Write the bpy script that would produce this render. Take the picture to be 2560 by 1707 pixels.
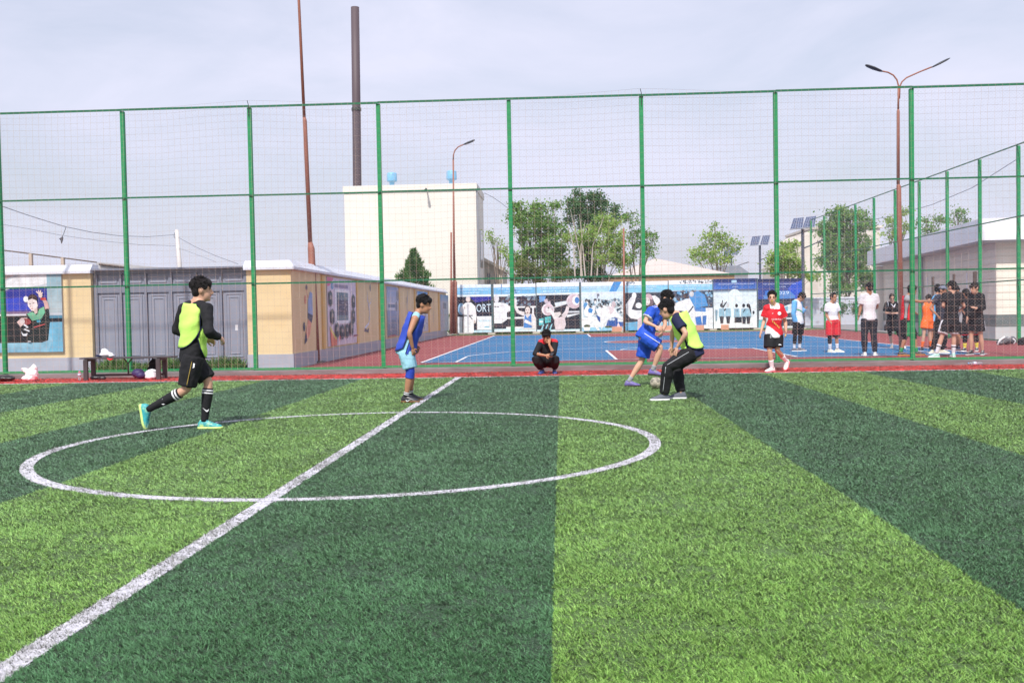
import bpy, bmesh, math, random
import numpy as np
from mathutils import Vector, Matrix, noise

for o in list(bpy.data.objects): bpy.data.objects.remove(o, do_unlink=True)
scene = bpy.context.scene
COL = scene.collection
random.seed(7); RNG = np.random.default_rng(7)

# ------------------------------------------------------------------ camera
F_PX, YAW, PITCH, ROLL = 2448.5, 0.05074, 0.02995, -0.01801
CAM = Vector((2.096, -9.804, 1.302))
def cam_axes():
    cy, sy = math.cos(YAW), math.sin(YAW)
    fwd = Vector((-sy*math.cos(PITCH), cy*math.cos(PITCH), -math.sin(PITCH)))
    right = Vector((cy, sy, 0)); up = right.cross(fwd)
    r = math.cos(ROLL)*right + math.sin(ROLL)*up
    u = -math.sin(ROLL)*right + math.cos(ROLL)*up
    return r, u, fwd
CR, CU, CF = cam_axes()
cd = bpy.data.cameras.new('camera'); cam = bpy.data.objects.new('camera', cd); COL.objects.link(cam)
cd.sensor_width = 36; cd.sensor_fit = 'HORIZONTAL'; cd.lens = F_PX/2560*36
cd.clip_start = 0.05; cd.clip_end = 3000
cd.dof.use_dof = True; cd.dof.focus_distance = 13.5; cd.dof.aperture_fstop = 8.0
m = Matrix((CR, CU, -CF)).transposed().to_4x4(); m.translation = CAM
cam.matrix_world = m
scene.camera = cam

# ------------------------------------------------------------------ light
SUN_TO = Vector((0.17, 1.0, -1.17)).normalized()          # direction the light travels
elev = math.asin(-SUN_TO.z); az = math.atan2(-SUN_TO.x, -SUN_TO.y)
world = bpy.data.worlds.new('World'); scene.world = world; world.use_nodes = True
nt = world.node_tree; nt.nodes.clear()
def N(nt, typ, **kw):
    n = nt.nodes.new(typ)
    for k, v in kw.items():
        if k in n.inputs: n.inputs[k].default_value = v
        else: setattr(n, k, v)
    return n
def L(nt, a, b): nt.links.new(a, b)
sky = N(nt, 'ShaderNodeTexSky'); sky.sky_type = 'NISHITA'; sky.sun_disc = False
sky.sun_elevation = elev; sky.sun_rotation = az; sky.air_density = 1.4; sky.dust_density = 3.0; sky.ozone_density = 2.5
bgA = N(nt, 'ShaderNodeBackground', Strength=0.13); L(nt, sky.outputs[0], bgA.inputs['Color'])
tc = N(nt, 'ShaderNodeTexCoord'); mp = N(nt, 'ShaderNodeMapping'); mp.inputs['Scale'].default_value = (1.0, 1.0, 3.2)
L(nt, tc.outputs['Generated'], mp.inputs['Vector'])
cn = N(nt, 'ShaderNodeTexNoise', Scale=3.4, Detail=6.0, Roughness=0.55, Distortion=0.4); L(nt, mp.outputs[0], cn.inputs['Vector'])
cr = N(nt, 'ShaderNodeValToRGB'); cr.color_ramp.elements[0].position = 0.33; cr.color_ramp.elements[0].color = (0.62, 0.62, 0.62, 1)
cr.color_ramp.elements[1].position = 0.66; cr.color_ramp.elements[1].color = (0.98, 0.98, 0.98, 1)
L(nt, cn.outputs['Fac'], cr.inputs['Fac'])
bgB = N(nt, 'ShaderNodeBackground', Strength=1.0); bgB.inputs['Color'].default_value = (0.80, 0.815, 0.99, 1)
mx = N(nt, 'ShaderNodeMixShader'); L(nt, cr.outputs[0], mx.inputs[0]); L(nt, bgA.outputs[0], mx.inputs[1]); L(nt, bgB.outputs[0], mx.inputs[2])
wo = N(nt, 'ShaderNodeOutputWorld'); L(nt, mx.outputs[0], wo.inputs['Surface'])
sd = bpy.data.lights.new('sun', 'SUN'); sd.energy = 4.3; sd.angle = math.radians(2.0); sd.color = (1.0, 0.955, 0.88)
so = bpy.data.objects.new('sun', sd); COL.objects.link(so)
so.rotation_euler = (-SUN_TO).to_track_quat('Z', 'Y').to_euler(); so.location = (-20, -30, 40)
scene.view_settings.view_transform = 'Standard'; scene.view_settings.look = 'None'
scene.view_settings.exposure = 0.05; scene.view_settings.gamma = 1.0; scene.view_settings.use_curve_mapping = False
scene.render.engine = 'CYCLES'

# ------------------------------------------------------------------ layout helpers (photo pixels of the 2560 px picture -> points at a known depth)
def ray(px, py): return CF + CR*((px-1280)/F_PX) - CU*((py-853.5)/F_PX)
def G(px, py, z=0.0):
    d = ray(px, py); return CAM + d*((z-CAM.z)/d.z)
def AT(px, py, Y):
    d = ray(px, py); return CAM + d*((Y-CAM.y)/d.y)
def AX(px, py, X):
    d = ray(px, py); return CAM + d*((X-CAM.x)/d.x)
def PXM(Y): return F_PX/(Y-CAM.y)
ZC = 0.03                                                  # level of the ball court behind the fence

# ------------------------------------------------------------------ materials
def lin(c):
    return tuple(((v/255)/12.92 if v/255 <= 0.04045 else ((v/255+0.055)/1.055)**2.4) for v in c)
MATS = {}
def mat(name, rgb, rough=0.7, var=0.12, scale=6.0, bump=0.0, bscale=None, metal=0.0, spec=0.5, detail=4.0, dirt=None, lev=1.0, stretch=None, alpha=None, trans=0.0):
    """procedural principled material; rgb = sRGB base colour, lev scales it"""
    if name in MATS: return MATS[name]
    M = bpy.data.materials.new(name); M.use_nodes = True; t = M.node_tree
    b = t.nodes['Principled BSDF']; c = [min(1, v*lev) for v in lin(rgb)]
    b.inputs['Roughness'].default_value = rough; b.inputs['Metallic'].default_value = metal
    b.inputs['Specular IOR Level'].default_value = spec
    if trans: b.inputs['Transmission Weight'].default_value = trans
    co = N(t, 'ShaderNodeTexCoord'); vec = co.outputs['Object']
    if stretch:
        mp = N(t, 'ShaderNodeMapping'); mp.inputs['Scale'].default_value = stretch; L(t, vec, mp.inputs['Vector']); vec = mp.outputs[0]
    nz = N(t, 'ShaderNodeTexNoise', Scale=scale, Detail=detail, Roughness=0.6); L(t, vec, nz.inputs['Vector'])
    rp = N(t, 'ShaderNodeValToRGB')
    rp.color_ramp.elements[0].position = 0.28; rp.color_ramp.elements[1].position = 0.72
    rp.color_ramp.elements[0].color = [v*(1-var) for v in c]+[1]
    rp.color_ramp.elements[1].color = [min(1, v*(1+var)) for v in c]+[1]
    L(t, nz.outputs['Fac'], rp.inputs['Fac']); out = rp.outputs[0]
    if dirt:                                               # stains with a shape of their own: (rgb, scale, threshold, amount)
        drgb, ds, th, am = dirt
        n2 = N(t, 'ShaderNodeTexNoise', Scale=ds, Detail=6.0, Roughness=0.65); L(t, vec, n2.inputs['Vector'])
        r2 = N(t, 'ShaderNodeValToRGB'); r2.color_ramp.elements[0].position = th; r2.color_ramp.elements[1].position = min(1, th+0.18)
        r2.color_ramp.elements[1].color = (am, am, am, 1); L(t, n2.outputs['Fac'], r2.inputs['Fac'])
        mi = N(t, 'ShaderNodeMix', data_type='RGBA'); L(t, r2.outputs[0], mi.inputs[0]); L(t, out, mi.inputs[6])
        mi.inputs[7].default_value = tuple(lin(drgb))+(1,); out = mi.outputs[2]
    L(t, out, b.inputs['Base Color'])
    if bump:
        n3 = N(t, 'ShaderNodeTexNoise', Scale=bscale or scale*4, Detail=5.0, Roughness=0.6); L(t, vec, n3.inputs['Vector'])
        bp = N(t, 'ShaderNodeBump', Strength=bump, Distance=0.02); L(t, n3.outputs['Fac'], bp.inputs['Height']); L(t, bp.outputs[0], b.inputs['Normal'])
    MATS[name] = M; return M
def print_mat():
    """printed sheet: the colours lie in the mesh's colour attribute"""
    if 'print' in MATS: return MATS['print']
    M = bpy.data.materials.new('print'); M.use_nodes = True; t = M.node_tree; b = t.nodes['Principled BSDF']
    at = N(t, 'ShaderNodeAttribute'); at.attribute_name = 'ink'
    co = N(t, 'ShaderNodeTexCoord'); nz = N(t, 'ShaderNodeTexNoise', Scale=4.5, Detail=9.0, Roughness=0.7); L(t, co.outputs['Object'], nz.inputs['Vector'])
    mi = N(t, 'ShaderNodeMix', data_type='RGBA', blend_type='MULTIPLY'); mi.inputs[0].default_value = 0.25
    L(t, at.outputs['Color'], mi.inputs[6]); L(t, nz.outputs['Color'], mi.inputs[7])
    hs = N(t, 'ShaderNodeMix', data_type='RGBA'); hs.inputs[0].default_value = 0.0; L(t, at.outputs['Color'], hs.inputs[6])
    rp = N(t, 'ShaderNodeMapRange'); rp.inputs['From Min'].default_value = 0.3; rp.inputs['From Max'].default_value = 0.7
    rp.inputs['To Min'].default_value = 0.70; rp.inputs['To Max'].default_value = 1.12; L(t, nz.outputs['Fac'], rp.inputs['Value'])
    vm = N(t, 'ShaderNodeVectorMath', operation='SCALE'); L(t, at.outputs['Color'], vm.inputs[0]); L(t, rp.outputs[0], vm.inputs['Scale'])
    L(t, vm.outputs[0], b.inputs['Base Color']); b.inputs['Roughness'].default_value = 0.5; b.inputs['Specular IOR Level'].default_value = 0.35
    MATS['print'] = M; return M

# ------------------------------------------------------------------ mesh building
class MB:
    def __init__(s): s.v = []; s.f = []; s.mi = []; s.ink = None; s.cur = 0
    def add(s, vs, fs):
        o = len(s.v); s.v += [tuple(p) for p in vs]; s.f += [tuple(i+o for i in f) for f in fs]; s.mi += [s.cur]*len(fs); return s
    def box(s, c, size, rot=None):
        x, y, z = [d/2 for d in size]
        vs = [Vector((i*x, j*y, k*z)) for i in (-1, 1) for j in (-1, 1) for k in (-1, 1)]
        if rot is not None: vs = [rot @ v for v in vs]
        c = Vector(c); vs = [v+c for v in vs]
        return s.add(vs, [(0,1,3,2),(4,6,7,5),(0,4,5,1),(2,3,7,6),(0,2,6,4),(1,5,7,3)])
    def span(s, a, b):
        return s.box([(a[i]+b[i])/2 for i in range(3)], [abs(b[i]-a[i]) for i in range(3)])
    def loft(s, rings, cap=True, close=True):
        n = len(rings[0]); vs = [p for r in rings for p in r]; fs = []
        for i in range(len(rings)-1):
            for j in range(n if close else n-1):
                k = (j+1) % n; fs.append((i*n+j, i*n+k, (i+1)*n+k, (i+1)*n+j))
        if cap: fs.append(tuple(range(n))[::-1]); fs.append(tuple(range((len(rings)-1)*n, len(rings)*n)))
        return s.add(vs, fs)
    def tube(s, pts, rad, n=8, cap=True):
        pts = [Vector(p) for p in pts]
        if not hasattr(rad, '__len__'): rad = [rad]*len(pts)
        rings = []; a = None
        for i, p in enumerate(pts):
            d = (pts[min(i+1, len(pts)-1)]-pts[max(i-1, 0)]).normalized()
            if a is None:
                a = d.orthogonal().normalized()
            a = (a-d*a.dot(d)).normalized(); b = d.cross(a)
            rings.append([p+(a*math.cos(2*math.pi*k/n)+b*math.sin(2*math.pi*k/n))*rad[i] for k in range(n)])
        return s.loft(rings, cap)
    def ell(s, c, A, B, C, n=12, m=8):
        """ellipsoid with half axis vectors A, B, C"""
        c = Vector(c); rings = []
        for i in range(m+1):
            th = math.pi*i/m; st = max(0.02, math.sin(th)); ct = math.cos(th)
            rings.append([c+A*(st*math.cos(2*math.pi*k/n))+B*(st*math.sin(2*math.pi*k/n))+C*ct for k in range(n)])
        return s.loft(rings[::-1])
    def prism(s, poly, ext):
        n = len(poly); e = Vector(ext); p = [Vector(q) for q in poly]
        return s.add(p+[q+e for q in p], [tuple(range(n))[::-1], tuple(range(n, 2*n))]+[(i, (i+1) % n, n+(i+1) % n, n+i) for i in range(n)])
    def mesh(s, name, mats, smooth=False):
        me = bpy.data.meshes.new(name); me.from_pydata(s.v, [], s.f)
        for m_ in (mats if isinstance(mats, (list, tuple)) else [mats]): me.materials.append(m_)
        if max(s.mi or [0]): me.polygons.foreach_set('material_index', s.mi)
        if smooth: me.polygons.foreach_set('use_smooth', [True]*len(me.polygons))
        me.update(); return me
def link(name, me, parent=None):
    o = bpy.data.objects.new(name, me); COL.objects.link(o)
    if parent is not None: o.parent = parent; o.matrix_parent_inverse = Matrix.Translation(-parent.location) if parent.type == 'EMPTY' and parent.parent is None else parent_inv(parent)
    return o
def parent_inv(p):
    q = p
    while q.parent: q = q.parent
    return Matrix.Translation(-q.location) if q.type == 'EMPTY' and q is p else Matrix.Identity(4)
def obj(name, mb, mats, parent=None, smooth=False):
    return link(name, mb.mesh(name, mats, smooth), parent)
def tag(o, label=None, cat=None, group=None, kind=None):
    if label: o['label'] = label
    if cat: o['category'] = cat
    if group: o['group'] = group
    if kind: o['kind'] = kind
    return o
def thing(name, loc, label, cat, group=None):
    o = bpy.data.objects.new(name, None); COL.objects.link(o); o.location = loc; o.empty_display_size = 0.2
    return tag(o, label, cat, group)
def bevel(o, w=0.01, seg=2):
    b = o.modifiers.new('bevel', 'BEVEL'); b.width = w; b.segments = seg; b.limit_method = 'ANGLE'; return o

# pieces that are fused or set from type are evaluated together later on
PENDING = []
def fuse(name, mb, mat_, parent, voxel=0.012, smooth=5, folds=0.0, extra=None, extra_mats=None, fold_scale=0.11, paint=None, mats=None):
    """one continuous skin grown over overlapping lofts"""
    tmp = link('tmp_'+name, mb.mesh('tmp_'+name, mat_))
    r = tmp.modifiers.new('r', 'REMESH'); r.mode = 'VOXEL'; r.voxel_size = voxel; r.use_smooth_shade = True
    s = tmp.modifiers.new('s', 'SMOOTH'); s.factor = 0.5; s.iterations = smooth
    if folds:
        tx = bpy.data.textures.new('folds', 'CLOUDS'); tx.noise_scale = fold_scale; tx.noise_depth = 2
        d = tmp.modifiers.new('d', 'DISPLACE'); d.texture = tx; d.strength = folds; d.mid_level = 0.5; d.texture_coords = 'LOCAL'
    PENDING.append((name, tmp, mat_, parent, extra, extra_mats, paint, mats))
def flush():
    dg = bpy.context.evaluated_depsgraph_get(); dg.update()
    done = []
    for name, tmp, mat_, parent, extra, em, paint, pm in PENDING:
        me = bpy.data.meshes.new_from_object(tmp.evaluated_get(dg)); me.name = name
        me.materials.clear(); me.materials.append(mat_)
        if extra is not None:
            bm = bmesh.new(); bm.from_mesh(me)
            for f in bm.faces: f.material_index = 0
            vs = [bm.verts.new(p) for p in extra.v]
            for f, mi in zip(extra.f, extra.mi):
                try:
                    nf = bm.faces.new([vs[i] for i in f]); nf.material_index = mi; nf.smooth = True
                except ValueError: pass
            bm.to_mesh(me); bm.free()
            for x_ in em: me.materials.append(x_)
        if paint is not None:
            for x_ in pm: me.materials.append(x_)
            me.polygons.foreach_set('material_index', [paint(p.center.copy()) for p in me.polygons])
        done.append((name, me, parent, tmp))
    for name, me, parent, tmp in done:
        if callable(parent): parent(me)
        else: link(name, me, parent)
        bpy.data.objects.remove(tmp, do_unlink=True)
    PENDING.clear()
def text(name, body, origin, right, up, height, mat_, parent, ext=0.002, width=None):
    """flat lettering set at origin (lower left corner), as a thin mesh"""
    cu = bpy.data.curves.new('type', 'FONT'); cu.body = body; cu.size = 1.0; cu.extrude = 0.0; cu.resolution_u = 2
    tmp = bpy.data.objects.new('tmp_type', cu); COL.objects.link(tmp)
    right = Vector(right).normalized(); up = Vector(up).normalized(); nrm = right.cross(up)
    def place(me):
        if not me.vertices: return
        xs = [v.co.x for v in me.vertices]; ys = [v.co.y for v in me.vertices]
        h = max(ys)-min(ys); k = height/h; kx = k if not width else width/(max(xs)-min(xs))
        for v in me.vertices:
            v.co = Vector(origin)+right*((v.co.x-min(xs))*kx)+up*((v.co.y-min(ys))*k)+nrm*ext
        me.materials.clear(); me.materials.append(mat_)
        link(name, me, parent)
    PENDING.append((name, tmp, mat_, place, None, None, None, None))
class Sheet:
    """a printed sheet: rectangle origin/right/up with coloured flat shapes laid over each other"""
    def __init__(s, o, R, U, nrm, W, H): s.o = Vector(o); s.R = Vector(R); s.U = Vector(U); s.n = Vector(nrm); s.W = W; s.H = H; s.v = []; s.f = []; s.c = []; s.k = 0
    def P(s, u, v, k): return s.o+s.R*(u*s.W)+s.U*(v*s.H)+s.n*(0.0015+0.0015*k)
    def poly(s, rgb, pts, lev=1.0):
        s.k += 1; o = len(s.v); s.v += [tuple(s.P(min(1, max(0, u)), min(1, max(0, v)), s.k)) for u, v in pts]
        s.f.append(tuple(range(o, o+len(pts)))); s.c.append([c*lev for c in lin(rgb)]); return s
    def rect(s, rgb, u0, v0, u1, v1): return s.poly(rgb, [(u0, v0), (u1, v0), (u1, v1), (u0, v1)])
    def ell(s, rgb, cx, cy, rx, ry, n=14, a0=0.0):
        return s.poly(rgb, [(cx+rx*math.cos(a0+2*math.pi*i/n), cy+ry*math.sin(a0+2*math.pi*i/n)) for i in range(n)])
    def limb(s, rgb, pts, w):
        """tapering stroke"""
        Lp = []; Rp = []; n = len(pts)
        if not hasattr(w, '__len__'): w = [w]*n
        for i, (u, v) in enumerate(pts):
            a = pts[max(0, i-1)]; b = pts[min(n-1, i+1)]; dx = (b[0]-a[0])*s.W; dy = (b[1]-a[1])*s.H; d = math.hypot(dx, dy) or 1
            Lp.append((u-dy/d*w[i]/s.W, v+dx/d*w[i]/s.H)); Rp.append((u+dy/d*w[i]/s.W, v-dx/d*w[i]/s.H))
        for i in range(n-1): s.k -= (1 if i else 0); s.poly(rgb, [Lp[i], Lp[i+1], Rp[i+1], Rp[i]])
        return s
    def specks(s, cols, u0, v0, u1, v1, n, r, seed=1):
        rr = random.Random(seed); s.k += 1; k0 = s.k
        for i in range(n):
            s.k = k0+(i % 4); s.ell(rr.choice(cols), rr.uniform(u0, u1), rr.uniform(v0, v1), r*rr.uniform(.6, 1.4)/s.W, r*rr.uniform(.6, 1.5)/s.H, 7)
        return s
    def build(s, name, parent):
        me = bpy.data.meshes.new(name); me.from_pydata(s.v, [], s.f); me.materials.append(print_mat())
        a = me.color_attributes.new('ink', 'FLOAT_COLOR', 'CORNER'); i = 0; buf = []
        for f, c in zip(s.f, s.c): buf += (list(c)+[1.0])*len(f)
        a.data.foreach_set('color', buf); me.update()
        return link(name, me, parent)

# ================================================================== SETTING: ground, pitch, court
S_W, S_0 = 1.983, 0.056            # turf stripe width and offset
T_Y, RED_Y, F_Y = 9.912, 11.52, 11.65
KERB = 0.112
LW = 0.055                         # half width of the pitch lines
def sheet(name, x0, y0, x1, y1, z, m_, nx=1, ny=1):
    mb = MB(); vs = [(x0+(x1-x0)*i/nx, y0+(y1-y0)*j/ny, z) for j in range(ny+1) for i in range(nx+1)]
    fs = [(j*(nx+1)+i, j*(nx+1)+i+1, (j+1)*(nx+1)+i+1, (j+1)*(nx+1)+i) for j in range(ny) for i in range(nx)]
    mb.add(vs, fs); return tag(obj(name, mb, m_), kind='structure')
SHEEN = 1.0                       # plastic fibres shine pale at a low angle
def turf_mat(name, blades):
    """striped artificial turf, stripes and line fibres set by the place on the pitch"""
    M = bpy.data.materials.new(name); M.use_nodes = True; t = M.node_tree; b = t.nodes['Principled BSDF']
    ge = N(t, 'ShaderNodeNewGeometry'); sp = N(t, 'ShaderNodeSeparateXYZ'); L(t, ge.outputs['Position'], sp.inputs[0])
    def mth(op, a, b_=None, c_=None):
        n = N(t, 'ShaderNodeMath', operation=op)
        for i, v in enumerate((a, b_, c_)):
            if v is None: continue
            if isinstance(v, (int, float)): n.inputs[i].default_value = v
            else: L(t, v, n.inputs[i])
        return n.outputs[0]
    X, Y = sp.outputs[0], sp.outputs[1]
    wob = N(t, 'ShaderNodeTexNoise', Scale=25.0, Detail=2.0); L(t, ge.outputs['Position'], wob.inputs['Vector'])
    wb = mth('MULTIPLY', mth('SUBTRACT', wob.outputs['Fac'], 0.5), 0.035)
    Xw = mth('ADD', X, wb)
    par = mth('MODULO', mth('ADD', mth('FLOOR', mth('DIVIDE', mth('SUBTRACT', Xw, S_0), S_W)), 40.0), 2.0)      # 0 dark, 1 light
    half = mth('LESS_THAN', mth('ABSOLUTE', Xw), LW)
    r = mth('SQRT', mth('ADD', mth('MULTIPLY', X, X), mth('MULTIPLY', Y, Y)))
    circ = mth('LESS_THAN', mth('ABSOLUTE', mth('SUBTRACT', mth('ADD', r, wb), 3.0)), LW)
    tch = mth('LESS_THAN', mth('ABSOLUTE', mth('SUBTRACT', Y, T_Y)), LW)
    inside = mth('LESS_THAN', Y, T_Y+LW)
    line = mth('MAXIMUM', mth('MAXIMUM', mth('MULTIPLY', half, inside), circ), tch)
    red = mth('GREATER_THAN', Y, T_Y+LW)
    pn = N(t, 'ShaderNodeTexNoise', Scale=1.6, Detail=7.0, Roughness=0.68); L(t, ge.outputs['Position'], pn.inputs['Vector'])
    fn = N(t, 'ShaderNodeTexNoise', Scale=55.0, Detail=3.0, Roughness=0.7); L(t, ge.outputs['Position'], fn.inputs['Vector'])
    if blades:
        at = N(t, 'ShaderNodeAttribute'); at.attribute_name = 'shade'; rnd = at.outputs['Fac']
    else: rnd = fn.outputs['Fac']
    def ramp(a, c):
        mi = N(t, 'ShaderNodeMix', data_type='RGBA'); L(t, rnd, mi.inputs[0]); mi.inputs[6].default_value = a+(1,); mi.inputs[7].default_value = c+(1,); return mi.outputs[2]
    def mixc(f, a, c):
        mi = N(t, 'ShaderNodeMix', data_type='RGBA'); L(t, f, mi.inputs[0]); L(t, a, mi.inputs[6]); L(t, c, mi.inputs[7]); return mi.outputs[2]
    k = 1.0 if blades else 0.20
    dark = ramp(tuple(k*v for v in (0.022, 0.115, 0.030)), tuple(k*v for v in (0.170, 0.430, 0.180)))
    light = ramp(tuple(k*v for v in (0.130, 0.370, 0.026)), tuple(k*v for v in (0.520, 0.860, 0.210)))
    wht = ramp((0.55, 0.54, 0.58), (0.86, 0.85, 0.90))
    rd = ramp((0.72, 0.014, 0.018), (0.92, 0.030, 0.034))
    g = mixc(par, dark, light); g = mixc(line, g, wht); g = mixc(red, g, rd)
    sc = N(t, 'ShaderNodeMapRange'); sc.inputs['From Min'].default_value = 0.32; sc.inputs['From Max'].default_value = 0.68
    sc.inputs['To Min'].default_value = 0.80; sc.inputs['To Max'].default_value = 1.14; L(t, pn.outputs['Fac'], sc.inputs['Value'])
    vm = N(t, 'ShaderNodeVectorMath', operation='SCALE'); L(t, g, vm.inputs[0]); L(t, sc.outputs[0], vm.inputs['Scale'])
    L(t, vm.outputs[0], b.inputs['Base Color'])
    b.inputs['Roughness'].default_value = 0.42 if blades else 0.75; b.inputs['Specular IOR Level'].default_value = 0.25 if blades else 0.1
    b.inputs['Sheen Weight'].default_value = SHEEN if blades else 0.3; b.inputs['Sheen Roughness'].default_value = 0.35; b.inputs['Sheen Tint'].default_value = (0.86, 1.0, 0.84, 1)
    if blades:
        va = N(t, 'ShaderNodeVectorMath', operation='SCALE'); L(t, ge.outputs['Normal'], va.inputs[0]); va.inputs['Scale'].default_value = 0.10
        vb = N(t, 'ShaderNodeVectorMath', operation='ADD'); L(t, va.outputs[0], vb.inputs[0]); vb.inputs[1].default_value = (0, 0, 1.0)
        vc = N(t, 'ShaderNodeVectorMath', operation='NORMALIZE'); L(t, vb.outputs[0], vc.inputs[0]); L(t, vc.outputs[0], b.inputs['Normal'])
        tr = N(t, 'ShaderNodeBsdfTranslucent'); L(t, vm.outputs[0], tr.inputs['Color'])
        ms = N(t, 'ShaderNodeMixShader'); ms.inputs[0].default_value = 0.08
        L(t, b.outputs[0], ms.inputs[1]); L(t, tr.outputs[0], ms.inputs[2]); L(t, ms.outputs[0], t.nodes['Material Output'].inputs['Surface'])
    else:
        bp = N(t, 'ShaderNodeBump', Strength=0.6, Distance=0.02); L(t, fn.outputs['Fac'], bp.inputs['Height']); L(t, bp.outputs[0], b.inputs['Normal'])
    return M
TURF = turf_mat('turf_backing', False); BLADE = turf_mat('turf_fibre', True)
ground_m = mat('earth', (150, 140, 128), 0.95, 0.2, 0.7, bump=0.4, bscale=12)
sheet('ground', -400, -200, 400, 900, -0.03, ground_m)
sheet('pitch_turf', -24, -18, 28, T_Y+LW, 0.0, TURF)
sheet('red_turf_strip', -24, T_Y+LW, 28, RED_Y, 0.0, TURF)
white_m = mat('line_fibre', (214, 212, 222), 0.8, 0.2, 60, bump=0.5, bscale=120, dirt=((70, 72, 78), 70, 0.52, 0.9))
sheet('halfway_line', -LW, -18, LW, T_Y-LW, 0.004, white_m)
sheet('touchline', -24, T_Y-LW, 28, T_Y+LW, 0.004, white_m)
mb = MB(); n = 128
mb.add([((3.0+s*LW)*math.cos(2*math.pi*i/n), (3.0+s*LW)*math.sin(2*math.pi*i/n), 0.006) for s in (-1, 1) for i in range(n)],
       [(i, n+i, n+(i+1) % n, (i+1) % n) for i in range(n)])
tag(obj('centre_circle_line', mb, white_m), kind='structure')

def vnoise(x, y, cell, seed):
    """smooth random field on a grid, used for wear and clumping of the pile"""
    g = np.random.default_rng(seed).random((512, 512)); u = (x+200)/cell; v = (y+200)/cell
    i = np.floor(u).astype(int); j = np.floor(v).astype(int); fu = u-i; fv = v-j; fu = fu*fu*(3-2*fu); fv = fv*fv*(3-2*fv)
    q = lambda a, b_: g[a % 512, b_ % 512]
    return (q(i, j)*(1-fu)+q(i+1, j)*fu)*(1-fv)+(q(i, j+1)*(1-fu)+q(i+1, j+1)*fu)*fv
def blades():
    """the pile: single fibres, densest near the bottom of the picture and sparser with distance"""
    n = 2150000; g0 = np.array([CAM.x, CAM.y])
    r = np.exp(RNG.uniform(math.log(2.75), math.log(26.0), n)); ph = math.pi/2+YAW+RNG.uniform(-0.60, 0.60, n)
    x = g0[0]+r*np.cos(ph); y = g0[1]+r*np.sin(ph)
    wv = 0.38*vnoise(x, y, 0.022, 1)+0.28*vnoise(x, y, 0.065, 4)+0.17*vnoise(x, y, 0.2, 2)+0.17*vnoise(x, y, 0.6, 3)
    wv = np.clip((wv-0.32)/0.34, 0, 1)
    ok = (y < RED_Y-0.02) & (x > -24) & (x < 28) & (RNG.random(n) < 0.12+0.88*wv)
    x, y, r, wv = x[ok], y[ok], r[ok], wv[ok]; n = len(x)
    h = RNG.uniform(0.007, 0.022, n)*(0.70+0.5*wv); w = (0.0006+0.00040*r)*RNG.uniform(0.7, 1.3, n)
    a = RNG.uniform(0, 2*math.pi, n); lean = RNG.uniform(0.2, 1.6, n)*h; la = RNG.uniform(0, 2*math.pi, n)*0.5+RNG.uniform(0, math.pi, n)+1.5*vnoise(x, y, 0.4, 5)
    v = np.zeros((n, 3, 3), np.float32)
    v[:, 0, 0] = x-np.cos(a)*w; v[:, 0, 1] = y-np.sin(a)*w; v[:, 0, 2] = 0.001
    v[:, 1, 0] = x+np.cos(a)*w; v[:, 1, 1] = y+np.sin(a)*w; v[:, 1, 2] = 0.001
    v[:, 2, 0] = x+np.cos(la)*lean; v[:, 2, 1] = y+np.sin(la)*lean; v[:, 2, 2] = h
    me = bpy.data.meshes.new('turf_fibres'); me.vertices.add(3*n); me.vertices.foreach_set('co', v.reshape(-1))
    me.loops.add(3*n); me.loops.foreach_set('vertex_index', np.arange(3*n, dtype=np.int32))
    me.polygons.add(n); me.polygons.foreach_set('loop_start', np.arange(0, 3*n, 3, dtype=np.int32)); me.polygons.foreach_set('loop_total', np.full(n, 3, np.int32))
    at = me.attributes.new('shade', 'FLOAT', 'FACE'); at.data.foreach_set('value', RNG.beta(1.2, 1.6, n).astype(np.float32))
    me.materials.append(BLADE); me.update()
    tag(link('turf_fibres', me), 'short green white and red plastic fibres of the striped artificial turf', 'turf', kind='stuff')
blades()

# kerb under the fence
conc = mat('old_concrete', (120, 116, 118), 0.9, 0.25, 3.0, bump=0.5, bscale=40, dirt=((104, 88, 88), 1.3, 0.46, 0.8), stretch=(0.5, 1, 2.2))
mb = MB(); xs = np.linspace(-26, 30, 113); rings = []
for x in xs:
    j = 0.006*noise.noise(Vector((x*1.7, 0, 0))); e = 0.008*noise.noise(Vector((x*3.1, 5, 0)))
    rings.append([(x, RED_Y+j, -0.02), (x, RED_Y+0.004+j, KERB-0.015+e), (x, RED_Y+0.02+j, KERB+e), (x, RED_Y+0.25, KERB+e), (x, RED_Y+0.27, -0.02)])
mb.loft(rings); tag(obj('kerb', mb, conc), kind='structure')
mb = MB()

# ball court
court_red = mat('court_red', (146, 82, 84), 0.9, 0.12, 1.2, spec=0.15, bump=0.15, bscale=150, dirt=((120, 62, 66), 0.6, 0.56, 0.5), lev=0.9)
court_blue = mat('court_blue', (58, 112, 156), 0.85, 0.10, 0.8, spec=0.15, bump=0.15, bscale=150, dirt=((94, 140, 180), 0.5, 0.55, 0.5), lev=0.9)
paint = mat('court_paint', (225, 226, 232), 0.7, 0.12, 5)
asph = mat('asphalt', (138, 136, 138), 0.95, 0.15, 2.0, bump=0.3, bscale=80)
c0 = G(972*1.08844, 832*1.08844, ZC); c1 = G(2282*1.08844, 815*1.08844, ZC)
CX0, CX1 = c0.x, c1.x; CY0 = (c0.y+c1.y)/2; CY1 = CY0+28.0
sheet('yard_paving', -60, RED_Y+0.27, 80, 130, 0.0, asph)
sheet('court_surface', -4.4, RED_Y+0.275, 16.8, CY1+1.6, ZC, court_red)
sheet('court_play_area', CX0, CY0, CX1, CY1, ZC+0.004, court_blue)
cxm = (CX0+CX1)/2
def cl(name, x0, y0, x1, y1, z=ZC+0.012): return sheet(name, x0, y0, x1, y1, z, paint)
w = 0.035
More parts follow.
